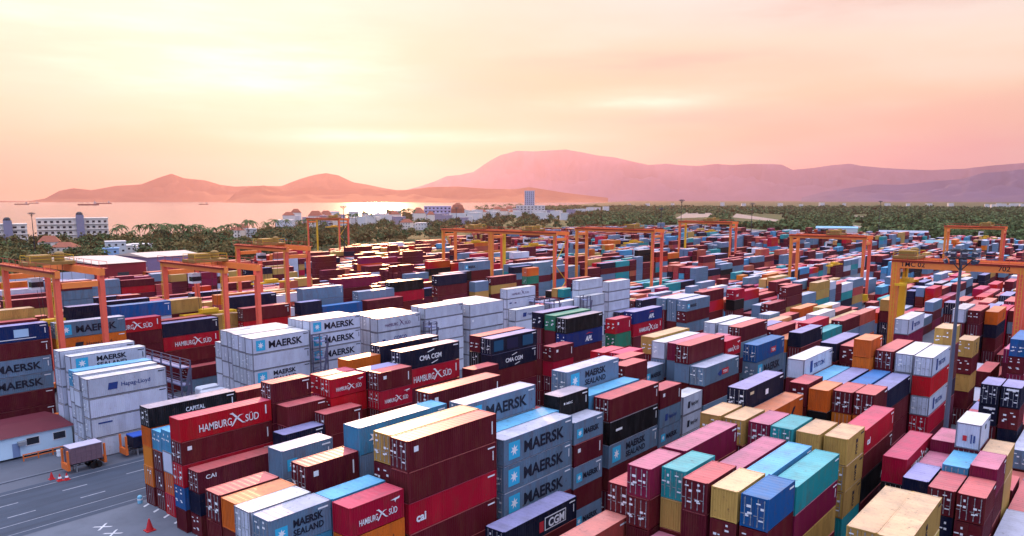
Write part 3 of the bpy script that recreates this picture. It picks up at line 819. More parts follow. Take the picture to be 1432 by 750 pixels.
# ---------------------------------------------------------------- far hills
HILL = mat('hill_slopes', (.13,.08,.125), .95, .1, .35, .0012); REDHILL = mat('sunset_red_slopes', (.21,.072,.035), .95, .1, .35, .0012); BLUEHILL = mat('foothill_slopes', (.075,.07,.125), .95, .1, .35, .0012)  # red and mauve of the sunset haze put into the slope colours
def hills(name, dist, prof, label, depth=2600, m=None, seed=0, rough=1.0):
    """a ridge of real depth: skyline heights along bearings, slopes falling off before and behind it"""
    x0, x1 = prof[0][0], prof[-1][0]; n = int((x1-x0)/3)+1; rows = 25
    V, F = [], []
    for i in range(n):
        px = x0 + (x1-x0)*i/(n-1)
        for (a, ya), (b, yb) in zip(prof, prof[1:]):
            if a <= px <= b: py = ya + (yb-ya)*(px-a)/(b-a); break
        hh = dist*math.tan(math.atan((451.8-py)/1075)-math.radians(9.14))/math.cos(math.atan((px-716)/1087)) + 39.6
        for j in range(rows):
            t = j/(rows-1)*2-1; dd = (dist + t*depth)/1.0
            bx, by = polar(px, dd/1.0)
            f = (1-abs(t))**1.15
            nz = noise.fractal(Vector((bx*.0009+seed, by*.0009, seed*.7)), 1.0, 2.1, 5)*rough
            z = hh*f*(1 - (.72*min(1, abs(nz)*1.7) if j != rows//2 else .02*nz)) - (8 if abs(t) > .99 else 0)
            V.append((bx, by, max(z, -6)))
    for i in range(n-1):
        for j in range(rows-1): F.append((i*rows+j, (i+1)*rows+j, (i+1)*rows+j+1, i*rows+j+1))
    me = bpy.data.meshes.new(name); me.from_pydata(V, [], F); me.materials.append(m or HILL)
    me.polygons.foreach_set('use_smooth', [True]*len(F))
    return tag(obj(name, me), label, 'hills', kind='structure')
hills('hills', 15500, [(-260,277),(40,281),(65,278),(85,270),(105,267),(130,269),(165,264),(200,262),(225,254),(243,249),(260,254),(290,256),(310,261),(330,263),(360,262),(395,262),(420,253),(440,247),(458,244),(475,247),(495,256),(515,259),(540,264),(580,270),(640,276)], 'pale red headland across the bay', 2600, m=REDHILL, seed=3)
hills('hills', 12200, [(312,283),(322,278),(330,271),(345,265),(370,261),(385,264),(400,267),(430,264),(460,266),(490,266),(515,264),(540,267),(570,266),(600,262),(640,261),(680,264),(720,265),(740,262),(752,264),(790,270),(850,277)], 'darker red hills along the far shore of the bay', 1900, m=REDHILL, seed=8)
hills('mountain', 25000, [(470,281),(520,276),(560,268),(585,262),(607,255),(625,247),(645,245),(662,241),(685,225),(700,217),(722,211),(745,212),(770,210),(790,209),(810,213),(835,219),(860,222),(890,229),(905,232),(930,231),(945,233),(975,235),(1000,233),(1020,235),(1045,234),(1075,234),(1090,235),(1105,242),(1135,241),(1160,238),(1185,237),(1200,240),(1230,243),(1260,245),(1300,247),(1340,247),(1380,245),(1432,243),(1700,246)], 'broad pink mountain range rising behind the lowland', 5200, seed=5, rough=.8)
hills('hills', 16500, [(1120,277),(1150,270),(1180,266),(1220,262),(1260,263),(1300,260),(1340,258),(1370,252),(1400,251),(1432,249),(1600,246),(1760,255)], 'bluish foothills before the mountain range', 2600, m=BLUEHILL, seed=12)

# ---------------------------------------------------------------- trees: leafy clumps, many small faces
LEAF = mat('foliage', (.125,.112,.038), .85, .15, .55, .05)
LEAF2 = mat('dark_foliage', (.075,.115,.040), .85, .15, .5, .06)
OLIVE = mat('olive_foliage', (.14,.11,.035), .85, .15, .5, .05); DEEP = mat('deep_foliage', (.060,.078,.030), .85, .15, .5, .05); MEADOW = mat('light_foliage', (.085,.130,.045), .85, .15, .4, .03)
BARK = mat('bark', (.09,.065,.045), .9, .1, .3, 2)
def leaf_mass(name, spots, m, rng, per=46, leaf=1.25, extra=(), flat=.8, kind='stuff', label='', cat='trees'):
    """spots: x, y, ground z, crown radius, height; each crown is an uneven cloud of leaf-clump quads"""
    P = []
    for x, y, z, r, h in spots:
        k = max(14, int(per*min(2.2, r/4)))
        lob = rng.normal(0, 1, (5, 3)); lob[:, 2] = np.abs(lob[:, 2]); lob = lob/np.linalg.norm(lob, axis=1)[:, None]*r*.55
        c = lob[rng.integers(0, 5, k)] + rng.normal(0, r*.33, (k, 3)); c[:, 2] = c[:, 2]*flat
        c += np.array([x, y, z+h*.62]); c[:, 2] = np.maximum(c[:, 2], z+.3)
        P.append((c, np.full(k, leaf*(r/4)**.6), np.full(k, int(rng.integers(0, 1+len(extra))))))
    ctr = np.concatenate([p[0] for p in P]); sz = np.concatenate([p[1] for p in P])*rng.uniform(.6, 1.5, len(ctr))
    a = rng.normal(0, 1, (len(ctr), 3)); a[:, 2] *= .6; a /= np.linalg.norm(a, axis=1)[:, None]
    b = np.cross(a, rng.normal(0, 1, (len(ctr), 3))); b /= np.linalg.norm(b, axis=1)[:, None]
    a *= sz[:, None]; b *= sz[:, None]*.7
    v = np.stack([ctr-a-b*.4, ctr+b, ctr+a-b*.3, ctr-b*1.1], 1).reshape(-1, 3)
    me = bpy.data.meshes.new(name); n = len(ctr)
    me.vertices.add(4*n); me.vertices.foreach_set('co', v.ravel()); me.loops.add(4*n); me.loops.foreach_set('vertex_index', np.arange(4*n)); me.polygons.add(n)
    me.polygons.foreach_set('loop_start', np.arange(0, 4*n, 4)); me.polygons.foreach_set('loop_total', np.full(n, 4)); me.update(); me.validate()
    for q in (m, *extra): me.materials.append(q)
    if len(me.polygons) == n: me.polygons.foreach_set('material_index', np.concatenate([p[2] for p in P]).astype(np.int32))
    return me
rng = np.random.default_rng(5)
def bearing_edges(px):   # distance of the yard's edge and of the shore along a bearing
    pts_e = [(-200,380),(0,384),(150,405),(240,455),(400,580),(480,650),(620,800),(740,970),(960,1275),(1100,1030),(1250,915),(1432,865),(1600,800)]
    pts_c = [(-200,790),(0,780),(150,790),(300,830),(420,1030),(520,1450),(600,1900),(680,2500),(740,3400),(800,4200),(1700,4200)]
    f = lambda p: next((ya+(yb-ya)*(px-a)/(b-a) for (a,ya),(b,yb) in zip(p, p[1:]) if a <= px <= b), p[-1][1])
    return f(pts_e), f(pts_c)
hr = random.Random(9)
hs = [(150,560,'b'),(158,575,'w'),(166,590,'w'),(176,600,'w'),(186,620,'w'),(80,610,'c'),(64,640,'c'),(325,870,'c'),(338,880,'c'),(350,860,'w')]
hs += [(px, dd, hr.choice('wwwlc')) for px, dd in ((455,1150),(468,1180),(480,1120),(492,1260),(505,1180),(518,1300),(530,1380),(542,1280),(553,1420),(560,1260),(566,1000),(575,1010),(588,1020),(596,1500),(602,1380),(606,1560),(611,1420),(617,1500),(624,1330),(648,1250),(655,1300),(661,1340),(668,1700),(676,1750),(684,1800),(690,1650),(697,1900),(703,1780),(709,1820),(716,1900),(722,1750),(728,2000),(756,1500),(764,1560),(770,1700),(776,1620),(783,1900),(790,1500),(797,1750),(806,2100),(815,2300),(824,2400),(836,2600),(848,2500))]
hs += [(hr.uniform(395, 770), 0, hr.choice('wwwlc')) for i in range(46)]
hs = [(px, dd if dd else 1020+(px-395)*2.0+hr.uniform(0, 420), k) for px, dd, k in hs]
hs += [(px, 4500+hr.uniform(-400,700), 'w') for px in (880,905,940,1010,1040,1090,1120,1150,1180,1240,1270,1300,1330,1380,1385,1391,1396,1402,1408,1415,1423,1430)]
near_spots, far_spots = [], []
def hidden_house(px, dd):
    return any(abs(px-a) < w and b-190 < dd < b+6 for a, b, w in HOUSE_GAPS)
HOUSE_GAPS = [(px, dd, 7 if dd < 1100 else 5) for px, dd, k in hs if dd < 3000] + [(742,1900,22),(612,1500,22),(640,1480,16)]
for i in range(2600):
    px = rng.uniform(-60, 820); e, c = bearing_edges(px); t = rng.random()**1.3; dd = e + 14 + (c-e-20)*t
    if dd > 2300: continue
    x, y = polar(px, dd); r = min(4.6, 2.0*rng.lognormal(.30, .42))*(1+dd/2400)*(1.0 if px < 150 else 1.05 if px < 330 else .95)
    if hidden_house(px, dd): continue
    near_spots.append((x, y, -.3, r, r*1.65))
for i in range(5200):
    px = rng.uniform(560, 1520); e, c = bearing_edges(px); dd = e + 25 + (3900-e)*rng.random()**1.8
    if px < 800 and dd < 1500: continue
    if dd > c: continue
    if hidden_house(px, dd): continue
    x, y = polar(px, dd); k = rng.uniform(.7, 1.5)*(1+dd/1600); r = 3.4*k
    if any(abs(px-a) < wp and b-w-300 < dd < b+w for a, wp, b, w in ((970,30,1900,330),(1058,38,1850,320),(1203,15,2100,150),(1201,15,1350,90))): continue
    far_spots.append((x, y, -.5, r, r*(.35 if dd > 1600 else .6)))
tag(obj('woodland', leaf_mass('woodland', near_spots, LEAF, rng, 150, .72, extra=(OLIVE, LEAF2, DEEP))), 'dense belt of trees between the yard and the bay', 'woodland', kind='stuff')
tag(obj('woodland', leaf_mass('woodland', far_spots, LEAF2, rng, 34, 2.0, extra=(MEADOW, LEAF2, MEADOW), flat=.4)), 'far green woods on the lowland beyond the yard', 'woodland', kind='stuff')
# palms standing above the tree belt against the bay
pc = bmesh.new(); pr = random.Random(2)
for k in range(15):
    a = k*2.4; up = pr.uniform(-.2, .9); L = pr.uniform(2.0, 2.9); w = .34
    pts = [Vector((math.cos(a)*L*t, math.sin(a)*L*t, up*L*t - 1.25*t*t*L*.75)) for t in (0, .35, .7, 1)]
    s = Vector((-math.sin(a), math.cos(a), 0))
    for i in range(3):
        w0, w1 = w*(1-.2*i), w*(.9-.3*i) if i < 2 else .04
        poly(pc, [pts[i]-s*w0+Vector((0,0,-.16)), pts[i], pts[i+1], pts[i+1]-s*w1+Vector((0,0,-.12))]); poly(pc, [pts[i], pts[i]+s*w0+Vector((0,0,-.16)), pts[i+1]+s*w1+Vector((0,0,-.12)), pts[i+1]])
palm_crown = mesh('crown', pc, LEAF2)
tb = bmesh.new(); lathe(tb, [(.26,0),(.18,2.5),(.15,6),(.13,10)], n=6); palm_trunk = mesh('trunk', tb, BARK)
for i, px in enumerate((168,193,207,216,228,236,262,268,297,318,352,372,438,447,463,497,509,528,541,557,572,590,667,672,690,699,706,716,722,160,181,223,246,254,278,288,307,331,345,384,400,418,430,470,488,518,548,564,580,598,680,712,728)):
    e, c = bearing_edges(px); dd = (e + (c-e)*pr.uniform(.80, .97)); x, y = polar(px, dd); s = pr.uniform(1.5, 2.1)*(1+dd/3400)
    t = thing('palm_tree', 'dark palm standing above the tree belt against the bay', 'palm', (x, y, -.3), pr.random()*6, 'palms along the shore')
    zt = pr.uniform(1.0, 1.5)*(1+dd/4000); o = obj('trunk', palm_trunk, t); o.scale = (s, s, zt); o = obj('crown', palm_crown, t); o.location = (0, 0, 10*zt); o.scale = (s*1.35,)*3
# single broad trees at the edge of the belt, nearest the yard
for i in range(26):
    px = -20 + i*28 + pr.uniform(-9, 9); e, c = bearing_edges(px); dd = e + pr.uniform(9, 20); x, y = polar(px, dd); r = pr.uniform(4, 6.5)
    t = thing('broad_tree', 'broad bushy tree at the near edge of the tree belt', 'tree', (x, y, -.3), 0, 'trees edging the yard')
    b_ = bmesh.new(); lathe(b_, [(.4,0),(.28,r*.5),(.12,r*1.1)], n=6); part('trunk', b_, BARK, t)
    obj('crown', leaf_mass('crown', [(0, 0, 0, r, r*1.5)], LEAF if i % 3 else LEAF2, rng, 130, 1.0), t)

# ---------------------------------------------------------------- buildings beyond the yard
WALL = mat('white_render', (.66,.64,.63), .8, .2, .12, .2); WALL2 = mat('lilac_render', (.30,.27,.36), .8, .2, .12, .2); ROOFR = mat('clay_roof', (.30,.10,.06), .85, .2, .25, .6); CREAM = mat('cream_render', (.82,.70,.60), .8, .2, .15, .3)
def facing(px): return YAW - math.atan((px-716)/1087.0) - PI/2     # local +Y points away from the camera
def house(px, dd, w, dpt, h, m, roof='flat', label='', group=None, rot=0.0, detail=True):
    x, y = polar(px, dd); t = thing('house', label, 'house', (x, y, -.3), facing(px)+rot, group)
    b_ = bmesh.new(); box(b_, -w/2, w/2, 0, dpt, 0, h); part('wall', b_, m, t)
    b_ = bmesh.new()
    if roof == 'flat': box(b_, -w/2-.3, w/2+.3, -.3, dpt+.3, h+.005, h+.6); part('roof', b_, m, t)
    else:
        e = h*.45; v = [(-w/2-.4,-.4,h+.01),(w/2+.4,-.4,h+.01),(w/2+.4,dpt+.4,h+.01),(-w/2-.4,dpt+.4,h+.01),(-w/4,dpt/2,h+e),(w/4,dpt/2,h+e)]
        q = [b_.verts.new(p) for p in v]
        for f in ((0,1,5,4),(1,2,5),(2,3,4,5),(3,0,4),(3,2,1,0)): b_.faces.new([q[i] for i in f])
        part('roof', b_, ROOFR, t)
    if detail:
        nx = max(2, int(w/3.5)); nz = max(1, int(h/3.2))
        for i in range(nx):
            for k in range(nz):
                b_ = bmesh.new(); cx = -w/2+(i+.5)*w/nx; cz = (k+.55)*h/nz; box(b_, cx-.7, cx+.7, -.06, .1, cz-.6, cz+.6); part('window', b_, GLASS, t)
    return t
for i, (px, dd, k) in enumerate(hs):
    w = hr.uniform(9, 17)*(1 if dd < 1100 else 1.35 if dd < 2600 else 1.7)
    far = dd > 2600
    lab = {'w':'small white house among the trees', 'l':'small lilac house among the trees', 'c':'small cream house with a tiled roof among the trees', 'b':'pale blue fronted house among the trees behind the yard'}[k] if not far else 'white speck of a house at the foot of the mountains'
    house(px, dd, w, w*.8, hr.uniform(7, 12)*(1 if dd < 1100 else 1.4 if not far else 1.8), {'w':WALL,'l':WALL2,'c':CREAM,'b':mat('pale_blue_render', (.30,.46,.70), .8, .2, .1)}[k], 'hip' if k == 'c' else 'flat', lab, 'far houses below the mountains' if far else 'houses among the trees', hr.uniform(-.5, .5), detail=dd < 1050)
def block_building(name, px, dd, w, dpt, h, wm, storeys, bays, label, tower=None, base=0.0):
    x, y = polar(px, dd); t = thing(name, label, 'building', (x, y, -.3), facing(px)+base)
    b_ = bmesh.new(); box(b_, -w/2, w/2, 0, dpt, 0, h); part('wall', b_, wm, t)
    b_ = bmesh.new(); box(b_, -w/2-.4, w/2+.4, -.4, dpt+.4, h+.01, h+1.0); part('roof', b_, wm, t)
    for k in range(storeys):
        for i in range(bays):
            cx = -w/2+(i+.5)*w/bays; cz = h*(k+.5)/storeys
            if tower and abs(cx-tower[0]) < tower[1]/2+.6: continue
            b_ = bmesh.new(); box(b_, cx-w/bays*.24, cx+w/bays*.24, -.08, .2, cz-h/storeys*.2, cz+h/storeys*.2); part('window', b_, GLASS, t)
        b_ = bmesh.new(); box(b_, -w/2-.2, w/2+.2, -.9, -.1, h*k/storeys+.02, h*k/storeys+.3); part('balcony', b_, wm, t)
    if tower:
        b_ = bmesh.new(); box(b_, tower[0]-tower[1]/2, tower[0]+tower[1]/2, -2.2, dpt*.5, .02, tower[2]); part('stair_tower', b_, WALL2, t)
        b_ = bmesh.new(); lathe(b_, [(tower[1]*.5,tower[2]+.02),(tower[1]*.42,tower[2]+1.6),(tower[1]*.2,tower[2]+2.6)], (tower[0], dpt*.1), 10); part('tower_cap', b_, DARK, t)
    return t
block_building('hotel', 100, 770, 54, 14, 23, CREAM, 5, 12, 'long cream hotel with a purple stair tower behind the trees', (5.5, 6, 26.5))
block_building('hotel', 6, 740, 28, 14, 19.5, CREAM, 5, 5, 'banded hotel with a grey tower at the edge of the bay', (1, 6, 23))
block_building('tower_block', 740.5, 1950, 25, 20, 60, mat('grey_blue_render', (.44,.48,.60), .7, .2, .1), 12, 5, 'tall grey blue tower block on the shore below the mountain')
block_building('white_building', 742, 1900, 70, 25, 24, WALL, 4, 8, 'broad white building at the foot of the tower block')
block_building('white_building', 612, 1500, 52, 25, 26, mat('pale_lilac_render', (.50,.47,.66), .8, .2, .1), 4, 7, 'broad lilac white building among trees on the shore')
x, y = polar(640, 1480); t = thing('domed_tank', 'rust domed hall on lilac base among the shore trees', 'hall', (x, y, -.3), facing(640))
b_ = bmesh.new(); lathe(b_, [(16,0),(16,14)], n=18); part('wall', b_, WALL, t)
b_ = bmesh.new(); lathe(b_, [(13,14.02),(12.5,22),(9,29),(3,33)], n=18); part('dome', b_, ROOFR, t)
SHED = mat('shed_red', (.24,.02,.03), .7, .2, .2, .3); SHEDROOF = mat('shed_roof', (.62,.50,.42), .6, .3, .12, .2)
def shed(px, dd, w, dpt, h, wm, rm, label, rz=None, name='storage_shed'):
    x, y = polar(px, dd); t = thing(name, label, 'shed', (x, y, 0), facing(px) if rz is None else rz)
    b_ = bmesh.new(); box(b_, -w/2, w/2, 0, dpt, 0, h); part('wall', b_, wm, t)
    b_ = bmesh.new(); v = [(-w/2-.5,-.5,h+.02),(w/2+.5,-.5,h+.02),(w/2+.5,dpt+.5,h+.02),(-w/2-.5,dpt+.5,h+.02),(-w/2-.5,dpt/2,h+1.6),(w/2+.5,dpt/2,h+1.6)]
    q = [b_.verts.new(p) for p in v]
    for f in ((0,1,5,4),(2,3,4,5),(1,2,5),(3,0,4),(3,2,1,0)): b_.faces.new([q[i] for i in f])
    part('roof', b_, rm, t)
    b_ = bmesh.new(); box(b_, -w*.12, w*.12, -.08, .1, 0, h*.6); part('door', b_, DARK, t)
    return t
shed(165, 398, 22, 60, 10.5, SHED, SHEDROOF, 'dark red shed with a pale roof at the tree line', 0.05)
shed(240, 445, 30, 34, 10, mat('shed_lilac', (.25,.18,.30), .7, .2, .2, .3), SHEDROOF, 'lilac shed with a pale roof behind the dark red shed', 0.05)
BLUEROOF = mat('blue_sheet_roof', (.16,.42,.62), .5, .3, .15, .1)
shed(1172, 960, 44, 30, 7, WALL, BLUEROOF, 'long low shed with a bright blue roof past the yard')
shed(1266, 830, 42, 30, 8, mat('grey_blue_sheet', (.40,.43,.54), .6, .3, .15, .1), mat('dull_blue_roof', (.25,.30,.42), .5, .3, .15, .1), 'grey blue terminal building past the far yard', name='terminal_building')
shed(1240, 700, 40, 24, 7, mat('grey_sheet', (.26,.25,.32), .6, .3, .15, .1), mat('grey_roof', (.32,.30,.38), .5, .3, .1, .1), 'grey roofed shed before the grey blue terminal building')
shed(1350, 640, 46, 30, 8, WALL, mat('teal_roof', (.10,.28,.36), .5, .3, .15, .1), 'teal roofed shed seen through the far orange crane')
shed(1415, 560, 34, 24, 5, WALL, mat('pale_grey_roof', (.45,.46,.52), .5, .3, .15, .1), 'white roofed shed past the far orange crane')
# white panel wall along the tree line
t = thing('boundary_wall', 'tall pale panel wall along the foot of the trees', 'wall', (*polar(60, 392), 0), facing(60)+.28)
WP = mat('pale_panel', (.52,.55,.68), .7, .2, .08, .2)
for i in range(14):
    b_ = bmesh.new(); box(b_, -35+i*5.5, -35+i*5.5+5.35, 0, .3, 0, 7.6); part('wall_panel', b_, WP, t)
for i in range(15):
    b_ = bmesh.new(); box(b_, -35.18+i*5.5, -35.02+i*5.5, -.1, .4, 0, 7.8); part('post', b_, STEEL, t)

# ---------------------------------------------------------------- ships on the bay
HULL = mat('ship_hull', (.20,.05,.04), .6, .3, .2, .05)
for px, dd, L, lab in ((31,7200,102,'small dark ship alone on the bay far out'),(48,9000,88,'pale ship beside the lone dark ship on the bay'),(124,6200,136,'reddish cargo ship with a rear bridge before the headland'),(146,8000,129,'pale cargo ship behind the reddish cargo ship'),(285,6600,74,'small dark ship before the red hills')):
    x, y = polar(px, dd); t = thing('cargo_ship', lab, 'ship', (x, y, -2.5), facing(px)+.1)
    b_ = bmesh.new(); pts = [(-L/2,0),(-L*.46,-L*.06),(L*.40,-L*.06),(L/2,0),(L*.40,L*.06),(-L*.46,L*.06)]
    lo = [b_.verts.new((px_*.94, py_*.8, -1)) for px_, py_ in pts]; hi = [b_.verts.new((px_, py_, L*.07)) for px_, py_ in pts]
    b_.faces.new(hi); b_.faces.new(list(reversed(lo)))
    for i in range(6): b_.faces.new((lo[i], lo[(i+1)%6], hi[(i+1)%6], hi[i]))
    part('hull', b_, HULL, t)
    b_ = bmesh.new(); box(b_, L*.24, L*.36, -L*.05, L*.05, L*.07+.05, L*.18); box(b_, L*.27, L*.31, -L*.02, L*.02, L*.18, L*.23); part('bridge', b_, mat('ship_white', (.5,.4,.36), .6, .3, .1), t)
    b_ = bmesh.new(); beam(b_, (-L*.25,0,L*.07), (-L*.25,0,L*.17), L*.012); beam(b_, (-L*.02,0,L*.07), (-L*.02,0,L*.16), L*.012); part('mast', b_, HULL, t)

# ---------------------------------------------------------------- shipping containers
W2, HU = 1.22, 2.9
def corrugate(bm, a, b, n, depth, flat, axis, at):
    """vertical corrugated sheet from a to b on one axis, its outer face at `at`, ribs going inwards by depth"""
    xs = []; step = (b-a)/n
    for i in range(n):
        s = a+i*step
        xs += [(s, 0), (s+step*.34, 0), (s+step*.5, 1), (s+step*.84, 1)]
    xs.append((b, 0)); z0, z1 = .17, HU-.13; prev = None
    for s, k in xs:
        o = at + depth*k
        p = (s, o) if axis == 'x' else (o, s)
        cur = (bm.verts.new((p[0], p[1], z0)), bm.verts.new((p[0], p[1], z1)))
        if prev: bm.faces.new((prev[0], cur[0], cur[1], prev[1]))
        prev = cur
def body_mesh(L, doors):
    bm = bmesh.new(); n = int(L/.29)
    corrugate(bm, .11, L-.11, n, .036, 0, 'x', -W2+.012); corrugate(bm, .11, L-.11, n, -.036, 0, 'x', W2-.012)
    corrugate(bm, -W2+.1, W2-.1, 9, -.05, 0, 'y', L-.02)
    if not doors: corrugate(bm, -W2+.1, W2-.1, 9, .05, 0, 'y', .02)
    k0 = len(bm.faces)
    for x in (0, L-.13):
        for y in (-W2, W2-.13): box(bm, x, x+.13, y, y+.13, .012, HU-.012)
    for y in (-W2, W2-.10):
        ya, yb = (y+.02, y+.10) if y < 0 else (y, y+.08); box(bm, .13, L-.13, ya, yb, .055, .17); box(bm, .13, L-.13, ya, yb, HU-.13, HU-.045)
    for x in (0, L-.11):
        box(bm, x, x+.11, -W2+.13, W2-.13, .055, .17); box(bm, x, x+.11, -W2+.13, W2-.13, HU-.15, HU-.045)
    bm.faces.ensure_lookup_table()
    for f in bm.faces[k0:]: f.material_index = 1
    box(bm, .12, L-.12, -W2+.11, W2-.11, .10, .16)
    return mesh('body', bm, [side_mat('D'), side_mat('D')])
def roof_mesh(L):
    bm = bmesh.new(); xs = []; n = int(L/.62); step = (L-.30)/n
    for i in range(n): s = .15+i*step; xs += [(s, 0), (s+step*.12, .013), (s+step*.5, .013), (s+step*.62, 0)]
    xs.append((L-.15, 0)); prev = None
    for s, k in xs:
        cur = (bm.verts.new((s, -W2+.11, HU-.055+k)), bm.verts.new((s, W2-.11, HU-.055+k)))
        if prev: bm.faces.new((prev[0], cur[0], cur[1], prev[1]))
        prev = cur
    box(bm, .005, .15, -W2+.005, W2-.005, HU-.044, HU-.030); box(bm, L-.15, L-.005, -W2+.005, W2-.005, HU-.044, HU-.030)
    box(bm, .15, L-.15, -W2+.004, -W2+.112, HU-.0445, HU-.031); box(bm, .15, L-.15, W2-.112, W2-.004, HU-.0445, HU-.031)
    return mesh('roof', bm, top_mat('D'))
def door_mesh(s):
    bm = bmesh.new(); y0, y1 = (-W2+.14, -.012) if s < 0 else (.012, W2-.14)
    z = [.18, .82, .90, 1.42, 1.50, 2.02, 2.10, HU-.16]
    for a, b, k in zip(z, z[1:], (0,1,0,1,0,1,0)): box(bm, .03+.02*k, .075, y0, y1, a, b-.002)
    return mesh('door', bm, side_mat('D'))
def bar_mesh():
    bm = bmesh.new(); beam(bm, (.0,0,.2), (.0,0,HU-.2), .05)
    for z in (.35, 1.0, 1.9, 2.55): box(bm, -.035, .03, -.05, .05, z-.05, z+.05)
    box(bm, -.05, -.02, -.02, .34, 1.16, 1.22)
    return mesh('locking_bar', bm, STEEL)
def plate_mesh(seed):
    r = random.Random(seed); bm = bmesh.new()
    for k in range(r.randint(3, 4)):
        y = r.uniform(-.42, .2); z = r.uniform(.7, 2.45); w, h = r.uniform(.18, .42), r.uniform(.10, .26)
        box(bm, -.012, .0, y, y+w, z, z+h)
    return mesh('code_plate', bm, WHITE)
ME = {}
for L in (6.06, 12.19): ME['body',L,1] = body_mesh(L, 1); ME['body',L,0] = body_mesh(L, 0); ME['roof',L] = roof_mesh(L)
ME['door',-1], ME['door',1], ME['bar'] = door_mesh(-1), door_mesh(1), bar_mesh()
for k in range(5): ME['plate',k] = plate_mesh(k+20)
def paint(o, m):
    for k, s in enumerate(o.material_slots): s.link = 'OBJECT'; s.material = FRAME if k and m.name == 'paint_W' else m
    return o
YF = -1.236; FRAME = mat('reefer_frame', (.17,.17,.21), .6, .2, .3, 1.2, dirt=(.30,.28,.28), dirt_amt=.2)
def emblem(t, fn, m, name='emblem'):
    b_ = bmesh.new(); fn(b_); return part(name, b_, m, t)
def star_square(t, x, z, s):
    emblem(t, lambda b: slab(b, [(x,z),(x+s,z),(x+s,z+s),(x,z+s)], YF), STAR)
    pts = []
    for i in range(14):
        r = s*(.34 if i % 2 == 0 else .15); a = PI/2 + i*PI/7; pts.append((x+s/2+r*math.cos(a), z+s/2+r*math.sin(a)))
    b_ = bmesh.new(); slab(b_, pts, YF-.008, .007); part('star', b_, WHITE, t.children[-1] if False else t)
def swoosh(t, x, z, s, m=None):
    def f(b):
        for q in ([(0,.95),(.25,1.0),(.62,.62),(1.0,.18),(1.25,.06),(.95,.10),(.55,.48),(.2,.86)], [(.08,0),(.2,.0),(.5,.42),(.8,.68),(1.1,.74),(.78,.74),(.42,.52),(.16,.1)]):
            slab(b, [(x+p*s, z+r*s) for p, r in q], YF)
    emblem(t, f, m or WHITE, 'swoosh')
def strip(t, x, z, w, h, m=None, name='code_strip'):
    emblem(t, lambda b: slab(b, [(x,z),(x+w,z),(x+w,z+h),(x,z+h)], YF), m or WHITE, name)
